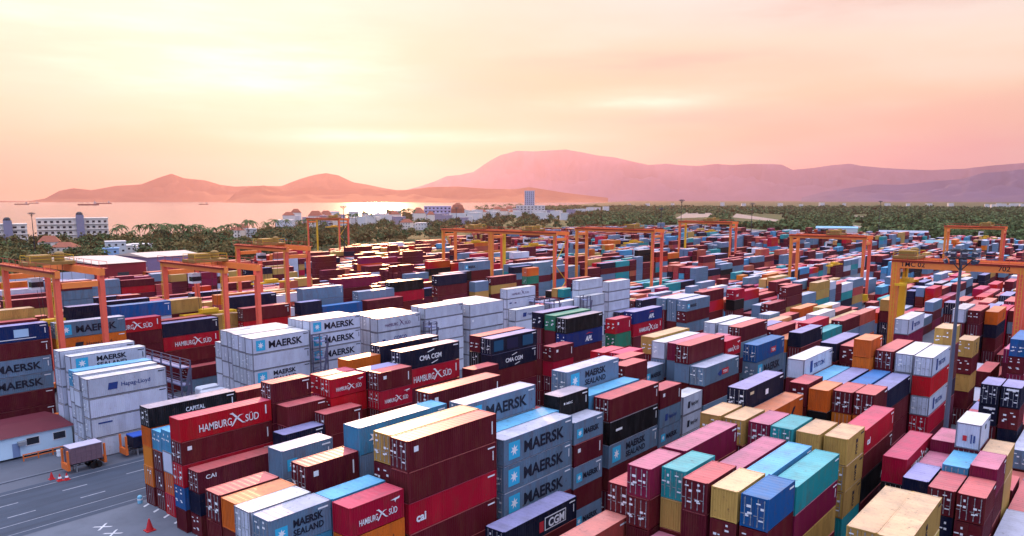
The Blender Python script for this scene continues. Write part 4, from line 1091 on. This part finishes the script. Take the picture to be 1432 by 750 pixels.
def marks(t, mk, L):
    k = L/12.19
    if mk == 'ms': star_square(t, .75, .55, 1.85); lettering(t, 'MAERSK', 3.25, .82, 7.3, INK, .028, 1.75)
    elif mk == 'sms': star_square(t, .55, .75, 1.15); lettering(t, 'MAERSK', 1.95, 1.0, 3.2, INK, .03, 1.0)
    elif mk == 'sea':
        s = 1.0 if L > 7 else .62
        star_square(t, .8*s, .55 if s == 1 else .8, 1.9*s)
        lettering(t, 'MAERSK', 4.0*s if s == 1 else 2.2, 1.55, 4.9*s, INK, .03, 1.15*min(1, s+.2)); lettering(t, 'SEALAND', 4.0*s if s == 1 else 2.2, .55 if s == 1 else .72, 4.9*s, INK, .02, 1.0*min(1, s+.2))
    elif mk == 'star':
        pts = [(2.1+(.8 if i % 2 == 0 else .36)*math.cos(PI/2+i*PI/7)*1.2, 1.5+(.8 if i % 2 == 0 else .36)*math.sin(PI/2+i*PI/7)) for i in range(14)]
        emblem(t, lambda b: slab(b, pts, YF), WHITE, 'star')
    elif mk in ('hs', 'hz'):
        if L > 7: lettering(t, 'HAMBURG', 2.3, .75, 4.3, WHITE, .006, 1.35); swoosh(t, 6.35, .55, 1.75); lettering(t, 'SÜD', 8.45, .75, 1.9, WHITE, .006, 1.35)
        else: lettering(t, 'HAMBURG', .9, .85, 2.1, WHITE, .006, .85); swoosh(t, 2.85, .7, 1.1); lettering(t, 'SÜD', 4.25, .85, 1.0, WHITE, .006, .85); emblem(t, lambda b: slab(b, [(4.5,2.2),(5.6,2.35),(5.5,2.15),(5.1,2.1),(5.05,1.85),(4.95,2.12)], YF), WHITE)
        if L > 7: strip(t, 11.3, 1.2, .18, 1.2)
    elif mk == 'hsd': lettering(t, 'HAMBURG', 2.0, .95, 3.6, DARKMARK, .0, .9); swoosh(t, 5.9, .8, 1.3, DARKMARK); lettering(t, 'SÜD', 7.6, .95, 1.6, DARKMARK, .0, .9)
    elif mk == 'cap': lettering(t, 'CAPITAL', 4.9, 1.3, 2.7, WHITE, .004, .9)
    elif mk == 'cma': lettering(t, 'CAI', .9, 1.75, 1.35, WHITE, .01, .75)
    elif mk == 'cai': lettering(t, 'cai', .9, .95, 1.25, WHITE, .03, 1.1)
    elif mk == 'cgm':
        lettering(t, 'CMA CGM', 3.6, 1.0, 4.6, WHITE, .02, 1.05); emblem(t, lambda b: slab(b, [(5.2,2.15),(6.6,2.5),(6.7,2.38),(5.4,2.08)], YF), WHITE, 'dash'); emblem(t, lambda b: slab(b, [(6.0,.35),(7.5,.72),(7.4,.58),(6.2,.27)], YF), WHITE, 'dash')
    elif mk == 'cmab':
        for q in ([(6.5,.55),(10.2,.55),(10.2,2.15),(6.5,2.15)],): emblem(t, lambda b: slab(b, q, YF), WHITE, 'panel')
        emblem(t, lambda b: slab(b, [(6.62,.67),(10.08,.67),(10.08,2.03),(6.62,2.03)], YF-.008, .007), INK, 'panel'); lettering(t, 'CGM', 7.1, .82, 2.8, WHITE, .03, 1.4, y=YF-.018); emblem(t, lambda b: slab(b, [(5.6,.6),(6.3,.6),(6.3,1.9),(5.6,1.9)], YF), REDINK)
    elif mk in ('hl', 'hlb'):
        m = INK if mk == 'hl' else BLUEINK; s = 1 if L > 7 else .5
        emblem(t, lambda b: slab(b, [(2.9*s,.9),(4.3*s,.9),(4.5*s,1.9),(3.1*s,1.9)], YF), m); lettering(t, 'Hapag-Lloyd', 4.9*s, 1.15, 4.6*s, m, .004, .85)
    elif mk == 'apl':
        o = L*.52; lettering(t, 'APL', o, .7, 2.3, WHITE, .03, 1.35, shear=.15); emblem(t, lambda b: slab(b, [(o,2.05),(o+1.2,2.35),(o+2.6,2.1),(o+1.3,2.15)], YF), REDINK, 'bird')
    elif mk == 'red':
        o = L*.36; emblem(t, lambda b: slab(b, [(o,1.2),(o+1.0,.7),(o+1.7,1.2),(o+1.1,1.75)], YF), BLUEINK); emblem(t, lambda b: slab(b, [(o+1.6,.85),(o+3.9,.85),(o+3.9,1.75),(o+1.6,1.75)], YF-.01), REDINK, 'panel'); lettering(t, 'TEX', o+1.9, 1.05, 1.7, WHITE, .02, .6, y=YF-.02)
    elif mk == 'csk': strip(t, 1.2, 1.0, .8, .4, BLUEINK); lettering(t, 'COSCO', 4.4, .95, 3.6, BLUEINK, .02, 1.1)
    elif mk == 'cool': strip(t, 1.0, 1.5, .9, .35, BLUEINK); strip(t, 3.2, 1.4, .7, .3, DARKMARK)
    elif mk == 'ln': strip(t, 1.1, 2.0, 2.1, .22, BLUEINK)
    elif mk == 'wv': emblem(t, lambda b: slab(b, [(7.4,.9),(8.4,1.1),(9.4,1.9),(10.6,2.1),(10.6,2.22),(9.3,2.05),(8.3,1.25),(7.4,1.02)], YF), BLUEINK, 'wave')
    elif mk == 'tri': strip(t, 2.6, .6, .9, 1.7, BLUEINK, 'bar'); lettering(t, 'TRITON', 4.0, 1.05, 4.6, BLUEINK, .012, 1.0)
    elif mk == 'csv':
        o = L*.5
        for i, ch in enumerate('MSC'): lettering(t, ch, o, 1.75-.62*i, .62, INK, .03, .66)
    elif mk == 'zim': emblem(t, lambda b: slab(b, [(L*.62,.6),(L*.68,.6),(L*.78,1.9),(L*.72,1.9)], YF), INK)
    elif mk == 'pil': lettering(t, 'PIL', L*.62, .9, 2.4, WHITE, .01, 1.2, shear=.35)
    elif mk == 'cos':
        o = L*.55; strip(t, o, .8, 2.3, 1.35, mat('pale_panel_marking', (.42,.62,.80), .6, .2, .1), 'panel'); strip(t, o-2.6, .45, 6.0, .13)
    elif mk == 'pat':
        for a in (.6, 4.0, 8.2): strip(t, a, .5, 2.9 if a > 1 else 2.4, 1.9, mat('patch_blue' if a != 4.0 else 'patch_dark', (.01,.075,.15) if a != 4.0 else (.012,.014,.05), .55, .2, .15), 'repair_patch')
    elif mk == 'sm': strip(t, L-.75, .9, .16, 1.3); strip(t, .75, 1.75, .55, .5)
    elif mk == 'mk': strip(t, L*.12, 1.5, 1.5, .30)
    elif mk == 'mk2': strip(t, L*.10, 1.9, 1.1, .36, mat('cream_marking', (.6,.5,.3), .6, .2, .1)); strip(t, L*.5, 1.0, .9, .7)
    elif mk == 'msc': strip(t, L*.14, 1.65, .26, .26); lettering(t, 'MSC', L*.22, 1.6, 1.3, WHITE, .01, .42)
def build_container(b, i, label, fine):
    row, x, y, z, L, h, col, mk, tr, n, traced = b
    r = random.Random(i*7+1); doors = (r.random() < .62 or mk in ('end', 'sm')) and mk not in ('hl', 'zim', 'grf') and not (col == 'O')
    t = thing('shipping_container', label, 'container', (x, y+W2+r.uniform(-.03,.03), z+.004), r.uniform(-.0025,.0025), 'stacked shipping containers')
    t.scale = (1, 1, (h-.008)/HU); sm = side_mat(col)
    paint(obj('body', ME['body',L,1 if doors else 0], t), sm)
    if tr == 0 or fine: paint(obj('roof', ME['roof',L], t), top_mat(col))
    if doors:
        for s in (-1, 1):
            d = paint(obj('door', ME['door',s], t), sm)
            if fine:
                for yb in (.30, .86): obj('locking_bar', ME['bar'], d).location = (.025, s*yb-.0, 0)
            if col != 'W' or s > 0:
                p = obj('code_plate', ME['plate',r.randrange(5)], t); p.location = (.0, s*.56, 0)
    if mk in ('bar',): emblem(t, lambda q: box(q, -.012, 0, -.9, .6, 2.35, 2.62), WHITE, 'code_plate')
    if mk == 'grf':
        emblem(t, lambda q: (box(q, -.012, .06, -.7, -.55, .8, 1.6), box(q, -.012, .06, -.4, -.28, .7, 1.7)), BLUEINK, 'scrawl'); emblem(t, lambda q: (box(q, -.012, .06, .1, .5, .9, 1.5),), REDINK, 'scrawl'); emblem(t, lambda q: slab(q, [(2.6,1.9),(3.3,1.9),(3.3,2.4),(2.6,2.4)], YF), INK)
    marks(t, mk, L)
    if fine and mk not in ('sm','hs'):
        strip(t, L-1.35, 2.36, 1.05, .15, None if col not in 'WT' else INK); 
        if r.random() < .5: strip(t, L-.62, 1.1, .13, .95, None if col not in 'WT' else INK)
BOXES = stock()
picked = [(int(a), b) for a, b in (l.split('|') for l in LABELS.strip().splitlines())]
for rank, (i, lab) in enumerate(picked): build_container(BOXES[i], i, lab, rank < 130)
chosen = {i for i, l in picked}
cols = list(SIDE); V, F, M = [], [], []; NC = 2*len(cols)
def add_bar(x0, x1, y0, y1, z0, z1, mi):
    o = len(V); V.extend((p, q, r_) for r_ in (z0, z1) for q in (y0, y1) for p in (x0, x1))
    for f in ((0,1,5,4),(1,3,7,5),(3,2,6,7),(2,0,4,6),(4,5,7,6)): F.append([o+a for a in f]); M.append(mi)
for i, b in enumerate(BOXES):
    if i in chosen: continue
    row, x, y, z, L, h, col, mk, tr, n, traced = b; o = len(V); k = cols.index(col); j = ((i*37) % 11-5)*.012
    x += j; y0, y1 = y+.0+j*.3, y+2.44+j*.3; z0, z1 = z+.03, z+h-.02
    V += [(p, q, r_) for r_ in (z0, z1) for q in (y0, y1) for p in (x, x+L)]
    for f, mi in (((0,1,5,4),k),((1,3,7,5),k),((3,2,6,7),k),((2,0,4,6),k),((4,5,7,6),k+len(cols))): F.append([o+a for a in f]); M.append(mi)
    if traced or math.hypot(x, y) < 260:                            # door ends: frame, rods and code flecks on the nearer ones
        rb = random.Random(i); fm = NC if col == 'W' else k; xa = x-.02
        for p in (y0, y1-.12): add_bar(xa, x, p, p+.12, z0-.02, z1+.015, fm)
        add_bar(xa, x, y0+.13, y1-.13, z1-.10, z1+.01, fm); add_bar(xa, x, y0+.13, y1-.13, z0-.02, z0+.12, fm)
        if rb.random() < .65:
            for p in (.45, .95, 1.22, 1.48, 1.98): add_bar(x-.03 if p != 1.22 else x-.008, x, y0+p-.02, y0+p+.03, z0+.12, z1-.10, NC+2 if p == 1.22 else NC+1)
            for q in range(rb.randint(1, 3)):
                p = y0+rb.uniform(.3, 1.7); w = z0+rb.uniform(.6, 2.1); add_bar(x-.038, x-.031, p, p+rb.uniform(.18,.42), w, w+rb.uniform(.1,.24), NC+3)
        if col == 'W':
            for w in (z0, z1-.12): add_bar(x+.12, x+L-.12, y0-.012, y0, w, w+.11, NC)
me = bpy.data.meshes.new('stacked_containers'); me.from_pydata(V, [], F)
for c in cols: me.materials.append(far_side(c))
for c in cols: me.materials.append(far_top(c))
for q in (FRAME, STEEL, DARK, WHITE): me.materials.append(q)
me.polygons.foreach_set('material_index', M)
tag(obj('shipping_container_mass', me), 'thousands of smaller containers stacked behind and between the nearer ones', 'containers', 'stacked shipping containers', 'stuff')

# ---------------------------------------------------------------- rubber tyred gantry cranes
CL = ['wide orange gantry crane with black lettering behind the tall light mast','orange gantry crane standing past the one with black lettering','orange and pink gantry crane over the blue container stacks, yellow spreader down','far orange gantry crane with a yellow leg under the mountain range','gantry crane with paired orange and pink legs past the narrow steel platform',
      'orange gantry crane with one braced yellow leg, pink far legs','orange gantry crane nearest the shore houses','pink legged gantry crane with a yellow spreader behind the white containers','pink and orange gantry crane at the edge of the picture before the panel wall','bright orange gantry crane just past the pink legged one','slim orange gantry crane with a yellow braced leg beside the tree belt']
def crane(i, cx, y0, y1, H):
    t = thing('gantry_crane', CL[i], 'crane', (cx, y0, 0), 0, 'gantry cranes over the stacks'); w = 3.7; S = y1-y0; kk = 1.5 if i == 0 else 1.0; gh = 1.9 if i == 0 else 1.295
    for sx in (-1, 1):
        for yy, m in ((0, LEGRED), (S, YEL if sx > 0 and i in (0,3,5,10) else CRANE if i in (0,1,2,4,5,6) else LEGRED)):
            b_ = bmesh.new(); x = sx*w
            v = [b_.verts.new((x+p*a, yy+q*b, z)) for z, a, b in ((2.2,.36*kk,.40*kk),(H-gh-.005,.42*kk,.58*kk)) for p, q in ((-1,-1),(1,-1),(1,1),(-1,1))]
            for f in ((3,2,1,0),(4,5,6,7),(0,1,5,4),(1,2,6,5),(2,3,7,6),(3,0,4,7)): b_.faces.new([v[k] for k in f])
            lg = part('leg', b_, m, t)
            if sx < 0:
                b_ = bmesh.new(); xl = sx*w-.30-.45*kk
                for q in (-.28, .28): beam(b_, (xl, yy+q, 3), (xl+.02, yy+q, H-.6), .07)
                for k in range(int((H-4)/.9)): beam(b_, (xl, yy-.28, 3.4+.9*k), (xl, yy+.28, 3.4+.9*k), .06)
                part('ladder', b_, YEL, lg)
        b_ = bmesh.new(); box(b_, sx*w-.42*kk, sx*w+.42*kk, -.9, S+.9, H-gh, H); g_ = part('girder', b_, CRANE, t)
        b_ = bmesh.new(); box(b_, sx*w-.10, sx*w+.10, -.9, S+.9, H+.01, H+.16); box(b_, sx*(w+.42*kk)-.05+(.07*sx), sx*(w+.42*kk)+.05+(.07*sx), -.9, S+.9, H-.55, H-.25); part('rail', b_, BEAMRED, g_)
        b_ = bmesh.new(); beam(b_, (sx*(w+.95),-.8,H+1.15), (sx*(w+.95),S+.8,H+1.15), .07)
        for k in range(9): yk = -.8+(S+1.6)*k/8; beam(b_, (sx*(w+.95),yk,H-.05), (sx*(w+.95),yk,H+1.15), .06)
        box(b_, sx*(w+.8)-.3, sx*(w+.8)+.3, -.9, S+.9, H-.12, H-.04); part('walkway', b_, BEAMRED, t)
    for yy in (0, S):
        b_ = bmesh.new(); box(b_, -w-2.2, w+2.2, yy-.55, yy+.55, 1.2, 2.19); part('sill_beam', b_, CRANE, t)
        b_ = bmesh.new(); box(b_, -w+.69, w-.69, yy-.45, yy+.45, H-3.2, H-2.2); part('tie_beam', b_, CRANE, t)
        for x in (-w-1.3, -w+1.1, w-1.1, w+1.3):
            b_ = bmesh.new(); wheel_bm(b_, (x, yy, .75), .75, .55); part('wheel', b_, RUBBER, t)
    b_ = bmesh.new()
    for a, c in (((-w,0,2.3),(w,0,9)),((w,0,9),(-w,0,15.5)),((-w,0,15.5),(w,0,H-3))): beam(b_, a, c, .22)
    if i in (5, 10): part('bracing', b_, YEL, t)
    else: b_.free()
    b_ = bmesh.new(); box(b_, -w-.6, -w+.9, -2.4, -.7, 2.3, 4.6); part('engine_cabinet', b_, YEL, t)
    ty = S*(.30 if i in (0,1,4,10) else .55 if i in (7,8,9) else .42)
    if i == 0: ty = S*.93
    b_ = bmesh.new(); box(b_, -w-.3, w+.3, ty-2.6, ty+2.6, H+.18, H+.75); tr = part('trolley', b_, PLANT, t)
    b_ = bmesh.new(); box(b_, -w+.6, .2, ty-1.7, ty+1.6, H+.76, H+2.0); part('winch_house', b_, PLANT, tr)
    b_ = bmesh.new(); lathe(b_, [(.9,H+.76),(.9,H+2.2),(.5,H+2.5)], (1.9, ty-.6), 10); part('cable_reel', b_, PLANT, tr)
    b_ = bmesh.new()
    for q in ((-w,ty-2.5),(w,ty-2.5),(w,ty+2.5),(-w,ty+2.5)): beam(b_, (q[0],q[1],H+.7), (q[0],q[1],H+1.9), .07)
    for z in (1.3, 1.9):
        beam(b_, (-w,ty-2.5,H+z), (w,ty-2.5,H+z), .06); beam(b_, (-w,ty+2.5,H+z), (w,ty+2.5,H+z), .06)
    for x in (-w, w): beam(b_, (x,ty-2.5,H+1.9), (x,ty+2.5,H+1.9), .06)
    part('handrail', b_, YEL, tr)
    b_ = bmesh.new(); box(b_, -w+1.0, -w+3.0, ty+1.0, ty+3.0, H-4.6, H-2.4); cb = part('operator_cab', b_, WHITE, t)
    b_ = bmesh.new(); box(b_, -w+.96, -w+3.04, ty+.94, ty+2.4, H-4.1, H-3.1); part('cab_window', b_, GLASS, cb)
    zs = H-11.5 if i in (2,7,8,9) else H-5.8
    b_ = bmesh.new(); box(b_, -6.0, 6.0, ty-.55, ty+.55, zs, zs+.5); box(b_, -1.9, 1.9, ty-.95, ty+.95, zs+.5, zs+1.3); box(b_, -6.1,-5.7,ty-1.2,ty+1.2,zs-.05,zs+.45); box(b_, 5.7,6.1,ty-1.2,ty+1.2,zs-.05,zs+.45); part('spreader', b_, YEL, t)
    b_ = bmesh.new()
    for q in ((-1.6,-.8),(1.6,-.8),(1.6,.8),(-1.6,.8)): beam(b_, (q[0],ty+q[1],zs+1.2), (q[0]*1.3,ty+q[1]*1.6,H+.2), .06)
    part('hoist_rope', b_, DARK, t)
    if i == 0:
        me = text_mesh('TMC 02', 1.5, INK, .02); o = obj('lettering', me, t); o.location = (-w-.65, S-1.0, H-1.5); o.rotation_euler = (PI/2, 0, -PI/2)
        me = text_mesh('702', 1.5, INK, .02); o = obj('lettering', me, t); o.location = (-w-.65, 4.4, H-1.5); o.rotation_euler = (PI/2, 0, -PI/2)
for i, c in enumerate(CRANES): crane(i, *c)

# ---------------------------------------------------------------- light masts
def mast(x, y, h, label, r=.42, ring=2.2, lamps=10):
    t = thing('light_mast', label, 'light mast', (x, y, 0))
    b_ = bmesh.new(); lathe(b_, [(r*1.5,0),(r*1.5,.6),(r,.62),(r*.45,h)], n=12); part('pole', b_, mat('mast_steel', (.085,.10,.145), .5, .4, .15, 1) if lamps == 9 else DARK, t)
    b_ = bmesh.new()
    for k in range(lamps):
        a, c = 2*PI*k/lamps, 2*PI*(k+1)/lamps
        for z in (h-.1, h-1.0): beam(b_, (ring*.82*math.cos(a),ring*.82*math.sin(a),z), (ring*.82*math.cos(c),ring*.82*math.sin(c),z), .14)
    for k in range(4): a = PI/2*k; beam(b_, (0,0,h-.1), (ring*.8*math.cos(a),ring*.8*math.sin(a),h-.1), .16); beam(b_, (0,0,h-2.6), (ring*.8*math.cos(a),ring*.8*math.sin(a),h-1.0), .12)
    part('head_ring', b_, DARK, t)
    for k in range(lamps):
        a = 2*PI*k/lamps
        for z in ((h-.55, h-1.45) if lamps == 9 else (h-.7,)):
            b_ = bmesh.new(); mtx = Matrix.Translation((ring*math.cos(a), ring*math.sin(a), z)) @ Matrix.Rotation(a, 4, 'Z') @ Matrix.Rotation(.5, 4, 'Y')
            bmesh.ops.create_cube(b_, size=1, matrix=mtx @ Matrix.Diagonal((.28,.6,.48,1))); part('floodlight', b_, mat('lamp_glass', (.05,.06,.10), .2, .5, .1), t)
    return t
mast(106.4, 18.0, 33.6, 'tall grey light mast with a ring of floodlights among the stacks', .36, 1.75, 9)
for px, dist, h, lab, r in ((43,560,31.7,'light mast against the bay beside the long hotel',.35),(480,520,35.4,'light mast behind the slim orange gantry crane',.33),(394,260,27.3,'thin light pole between the bright orange crane legs',.16),(925,620,33,'dark light mast before the green lowland, beside the far yellow legged crane',.35),
                            (953,560,39.5,'light mast rising from the far yellow legged crane',.35),(1052,600,37,'light mast before the pale river strip',.35),(1231,900,38,'light mast beside the grey blue terminal building',.33),(638,700,32.5,'pale light mast below the domed hall',.33)):
    x, y = polar(px, dist); mast(x, y, h, lab, r, 1.9 if r > .2 else 1.0, 8 if r > .2 else 4)

# ---------------------------------------------------------------- reefer racks: steel platforms with stairs between white containers
RACK = mat('rack_steel', (.10,.10,.16), .6, .3, .2, 1); RACKDECK = mat('rack_deck', (.20,.22,.38), .6, .3, .15, 1)
def rack(x, y0, y1, H, label, w=2.2):
    t = thing('reefer_rack', label, 'steel platform', (x, y0, 0), 0, 'steel platforms between white containers'); S = y1-y0; n = max(1, int(S/3.3)); lv = [H*(k+1)/4 for k in range(4)]
    for k in range(n+1):
        for sx in (0, w):
            b_ = bmesh.new(); beam(b_, (sx, S*k/n, 0), (sx, S*k/n, H+1.1), .20); part('post', b_, RACK, t)
    for z in lv:
        b_ = bmesh.new(); box(b_, .12, w-.12, .12, S-.12, z-.18, z); part('deck', b_, RACKDECK, t)
        b_ = bmesh.new()
        for sx in (0, w):
            for q in (.55, 1.08): beam(b_, (sx, 0, z+q), (sx, S, z+q), .07)
        for k in range(2):
            for q in (.55, 1.08): beam(b_, (0, S*k, z+q), (w, S*k, z+q), .07)
        part('handrail', b_, RACK, t)
    b_ = bmesh.new()
    for k in range(n): beam(b_, (0, S*k/n, .3 if k % 2 else lv[0]), (0, S*(k+1)/n, lv[0] if k % 2 else .3), .1)
    part('bracing', b_, RACK, t)
    for k, z in enumerate([0]+lv[:-1]):
        b_ = bmesh.new(); beam(b_, (.5, -.2-.6*(k % 2), z), (w-.4, -.2-.6*(k % 2), z+H/4), .5, .12); part('stair', b_, YEL if k == 1 else RACK, t)
rack(60.2, 121.8, 138.4, 12.0, 'blue grey steel platform beside the white containers near the road', 1.7)
rack(86.3, 119.5, 121.9, 13.0, 'dark stair tower before the three lettered white containers', 1.7)
rack(115.5, 119.5, 121.9, 12.0, 'dark stair tower with a yellow flight in the middle of the white stacks', 1.7)
rack(163.2, 121.8, 138.4, 12.0, 'rust brown steel platform past the white stacks', 2.4)
rack(175.4, 119.5, 121.9, 12.0, 'narrow stair tower between the farthest white stacks', 1.6)

# ---------------------------------------------------------------- white clip-on generators and tank boxes by the road
GEN = mat('white_gel_coat', (.62,.68,.78), .45, .4, .1, .6)
for x, y, lx, lab, txt in ((71.8,137.6,4.6,'rounded white power unit beneath the steel platform',0),(70.6,133.8,5.0,'pale rounded power unit beside the lettered one',0),(69.9,129.8,6.4,'white power unit with a blue panel beside the steel platform',1)):
    t = thing('power_unit', lab, 'power unit', (x, y, 0)); b_ = bmesh.new(); n = 7
    pr_ = [(0,1.0)]+[(0+.55*(1-math.cos(PI/2*k/n)), 3.2+.55*math.sin(PI/2*k/n)) for k in range(n+1)]; pr_ += [(lx-p, z) for p, z in reversed(pr_)]
    a = [b_.verts.new((p, 0, z)) for p, z in pr_]; c = [b_.verts.new((p, 2.5, z)) for p, z in pr_]; b_.faces.new(a); b_.faces.new(list(reversed(c)))
    for k in range(len(a)): b_.faces.new((a[(k+1)%len(a)], a[k], c[k], c[(k+1)%len(a)]))
    part('body', b_, GEN, t)
    b_ = bmesh.new(); box(b_, .2, lx-.2, .3, 2.2, 0, .99); part('skid', b_, DARK, t)
    if txt: b_ = bmesh.new(); box(b_, 1.9, 5.4, -.03, .01, 1.6, 2.6); part('panel', b_, BLUEINK, t); b_ = bmesh.new(); box(b_, .7, 1.5, -.03, .01, 1.6, 2.6); part('panel', b_, STAR, t)

# ---------------------------------------------------------------- site office by the road
OFF = mat('office_white', (.62,.80,.92), .6, .3, .1, .6); OROOF = mat('office_roof', (.115,.016,.028), .6, .25, .2, .4, dirt=(.05,.012,.02), dirt_amt=.15)
t = thing('site_office', 'white site office with a dark red roof and two windows beside the road', 'office', (33.2, 131.5, 0))
b_ = bmesh.new(); box(b_, 0, 13.2, 0, 12, .3, 3.55); part('wall', b_, OFF, t)
b_ = bmesh.new(); q = [b_.verts.new(p) for p in ((-.35,-.35,3.6),(13.55,-.35,3.6),(13.55,12.4,3.6),(-.35,12.4,3.6),(-.35,6,4.15),(13.55,6,4.15))]
for f in ((0,1,5,4),(2,3,4,5),(1,2,5),(3,0,4),(3,2,1,0)): b_.faces.new([q[k] for k in f])
part('roof', b_, OROOF, t)
for x in (6.6, 10.4):
    b_ = bmesh.new(); box(b_, x, x+1.75, -.05, .1, 1.85, 2.95); w_ = part('window', b_, GLASS, t)
    b_ = bmesh.new()
    for p in ((x-.1,x,1.75,3.05),(x+1.75,x+1.85,1.75,3.05),(x,x+1.75,1.75,1.85),(x,x+1.75,2.95,3.05)): box(b_, p[0], p[1], -.09, .05, p[2], p[3])
    part('frame', b_, WHITE, w_)
b_ = bmesh.new(); box(b_, 4.6, 5.6, -.06, .1, .35, 2.5); part('door', b_, mat('office_door', (.22,.30,.48), .5, .3, .1), t)
b_ = bmesh.new(); box(b_, 5.3, 6.4, -.85, -.06, 2.2, 2.75); part('air_conditioner', b_, STEEL, t)
ORG = mat('safety_orange', (.72,.16,.03), .6, .3, .15, .8)
t = thing('pipe_barrier', 'orange pipe barrier along the front of the white office', 'barrier', (38.6, 129.6, 0)); b_ = bmesh.new()
for z in (.5, 1.0): beam(b_, (0,0,z), (8.2,.0,z), .14)
part('rail', b_, ORG, t)
for k in range(5): b_ = bmesh.new(); beam(b_, (2.05*k,0,0), (2.05*k,0,1.1), .15); part('post', b_, ORG, t)
t = thing('white_barrel', 'small white drum standing before the orange barrier', 'drum', (43.2, 128.2, 0)); b_ = bmesh.new(); lathe(b_, [(.45,0),(.48,.1),(.45,.5),(.48,.9),(.45,1.0)], n=14); part('body', b_, WHITE, t); b_ = bmesh.new(); lathe(b_, [(.40,1.005),(.38,1.05)], n=14); part('lid', b_, STEEL, t)
# kerb between the office forecourt and the road
bm = bmesh.new(); box(bm, 10, 47, 121.2, 121.6, 0, .14); tag(part('kerb', bm, PAVE, None), 'low kerb between office forecourt and road', 'kerb', kind='structure')

# ---------------------------------------------------------------- chassis trailers parked along the road
def trailer(x, y, L, label, load=None):
    t = thing('chassis_trailer', label, 'trailer', (x, y, 0))
    b_ = bmesh.new()
    for yy in (.55, 1.75): box(b_, 0, L, yy, yy+.16, 1.12, 1.42)
    for k in range(5): box(b_, .1+(L-.4)*k/4, .3+(L-.4)*k/4, 0, 2.44, 1.14, 1.40)
    part('frame', b_, DARK, t)
    for xx in (L*.70, L*.84):
        for yy in (.25, 2.2): b_ = bmesh.new(); wheel_bm(b_, (xx, yy, .52), .52, .34); part('wheel', b_, RUBBER, t)
    for yy in (.5, 1.9): b_ = bmesh.new(); beam(b_, (L*.2, yy, 0), (L*.2, yy, 1.15), .16); part('landing_leg', b_, STEEL, t)
    for xx in (-.25, L+.25):
        b_ = bmesh.new(); box(b_, xx-.18, xx+.18, .02, 2.42, .55, 1.5); box(b_, xx-.12, xx+.12, .02, .35, 1.5, 3.5); box(b_, xx-.12, xx+.12, 2.05, 2.42, 1.5, 3.5); part('end_guide', b_, ORG, t)
    return t
trailer(41.0, 117.9, 4.6, 'chassis trailer with orange end guides carrying the ribbed container')
trailer(49.6, 118.6, 7.6, 'chassis trailer with orange end guides carrying a blue topped container')
RIB = mat('ribbed_container_paint', (.19,.12,.15), .6, .3, .2, 1.5, dirt=(.08,.06,.08), dirt_amt=.2)
t = thing('ribbed_container', 'short grey brown container with bold ribs on a trailer by the road', 'container', (41.1, 117.9, 1.43)); bm = bmesh.new(); box(bm, 0, 4.4, .06, 2.38, 0, 2.35)
for k in range(7): box(bm, .0+.71*k, .13+.71*k, .0, .058, .02, 2.33)
for z in (.0, .75, 1.5, 2.2): box(bm, .135, 4.25, .02, .057, z+.01, z+.09)
part('body', bm, RIB, t)
bm = bmesh.new(); box(bm, -.04, 4.44, 0, 2.44, 2.355, 2.44); part('roof', bm, mat('pale_lilac_roof', (.50,.46,.58), .5, .3, .1), t)
t = thing('low_container', 'low dark container with a blue cover on the trailer behind', 'container', (50.4, 118.6, 1.43)); bm = bmesh.new(); box(bm, 0, 6.06, 0, 2.44, 0, 1.7); part('body', bm, side_mat('N'), t); bm = bmesh.new(); box(bm, -.03, 6.1, -.03, 2.47, 1.705, 1.85); part('cover', bm, mat('blue_cover', (.03,.10,.46), .6, .3, .15), t)

# ---------------------------------------------------------------- cones, bollard
CONE = mat('cone_red', (.50,.02,.025), .6, .3, .15, 2)
def cone(x, y, s, label, band=False):
    t = thing('traffic_cone', label, 'cone', (x, y, .015)); b_ = bmesh.new(); box(b_, -.42*s, .42*s, -.42*s, .42*s, 0, .08*s); part('base', b_, CONE, t)
    b_ = bmesh.new(); lathe(b_, [(.34*s,.082*s),(.06*s,1.15*s)], n=16); part('body', b_, CONE, t)
    if band: b_ = bmesh.new(); lathe(b_, [(.262*s,.42*s),(.19*s,.70*s)], n=16); part('band', b_, WHITE, t)
cone(39.3, 90.0, 1.3, 'single large red cone on the pale paving before the stacks')
cone(38.4, 118.0, .9, 'plain red cone beside the ribbed container trailer')
cone(38.9, 116.4, .9, 'red and white cone, outermost of the pair by the trailer', True)
cone(39.7, 116.1, .9, 'red and white cone touching the trailer guide', True)
t = thing('corner_guard', 'pale blue corner guard at the foot of the corner stack', 'guard', (42.5, 99.5, .015)); b_ = bmesh.new(); lathe(b_, [(.32,0),(.30,.9),(.16,1.05)], n=12); part('body', b_, mat('guard_blue', (.20,.50,.66), .5, .3, .1), t); b_ = bmesh.new(); lathe(b_, [(.325,.45),(.322,.62)], n=12); part('band', b_, WHITE, t)

# ---------------------------------------------------------------- haze over the whole place
bm = bmesh.new(); box(bm, -1000, 34500, -1000, 34500, -4.0, 1750)
hm = bpy.data.materials.new('haze'); hm.use_nodes = True; ht = hm.node_tree; ht.nodes.remove(ht.nodes['Principled BSDF'])
pv = ht.nodes.new('ShaderNodeVolumePrincipled'); pv.inputs['Color'].default_value = (.64,.42,.50,1); pv.inputs['Density'].default_value = HAZE_DENSITY; pv.inputs['Anisotropy'].default_value = .60
ht.links.new(pv.outputs[0], ht.nodes['Material Output'].inputs['Volume'])
tag(part('haze', bm, hm, None), 'thin pink evening haze over the bay and port', 'haze', kind='stuff')
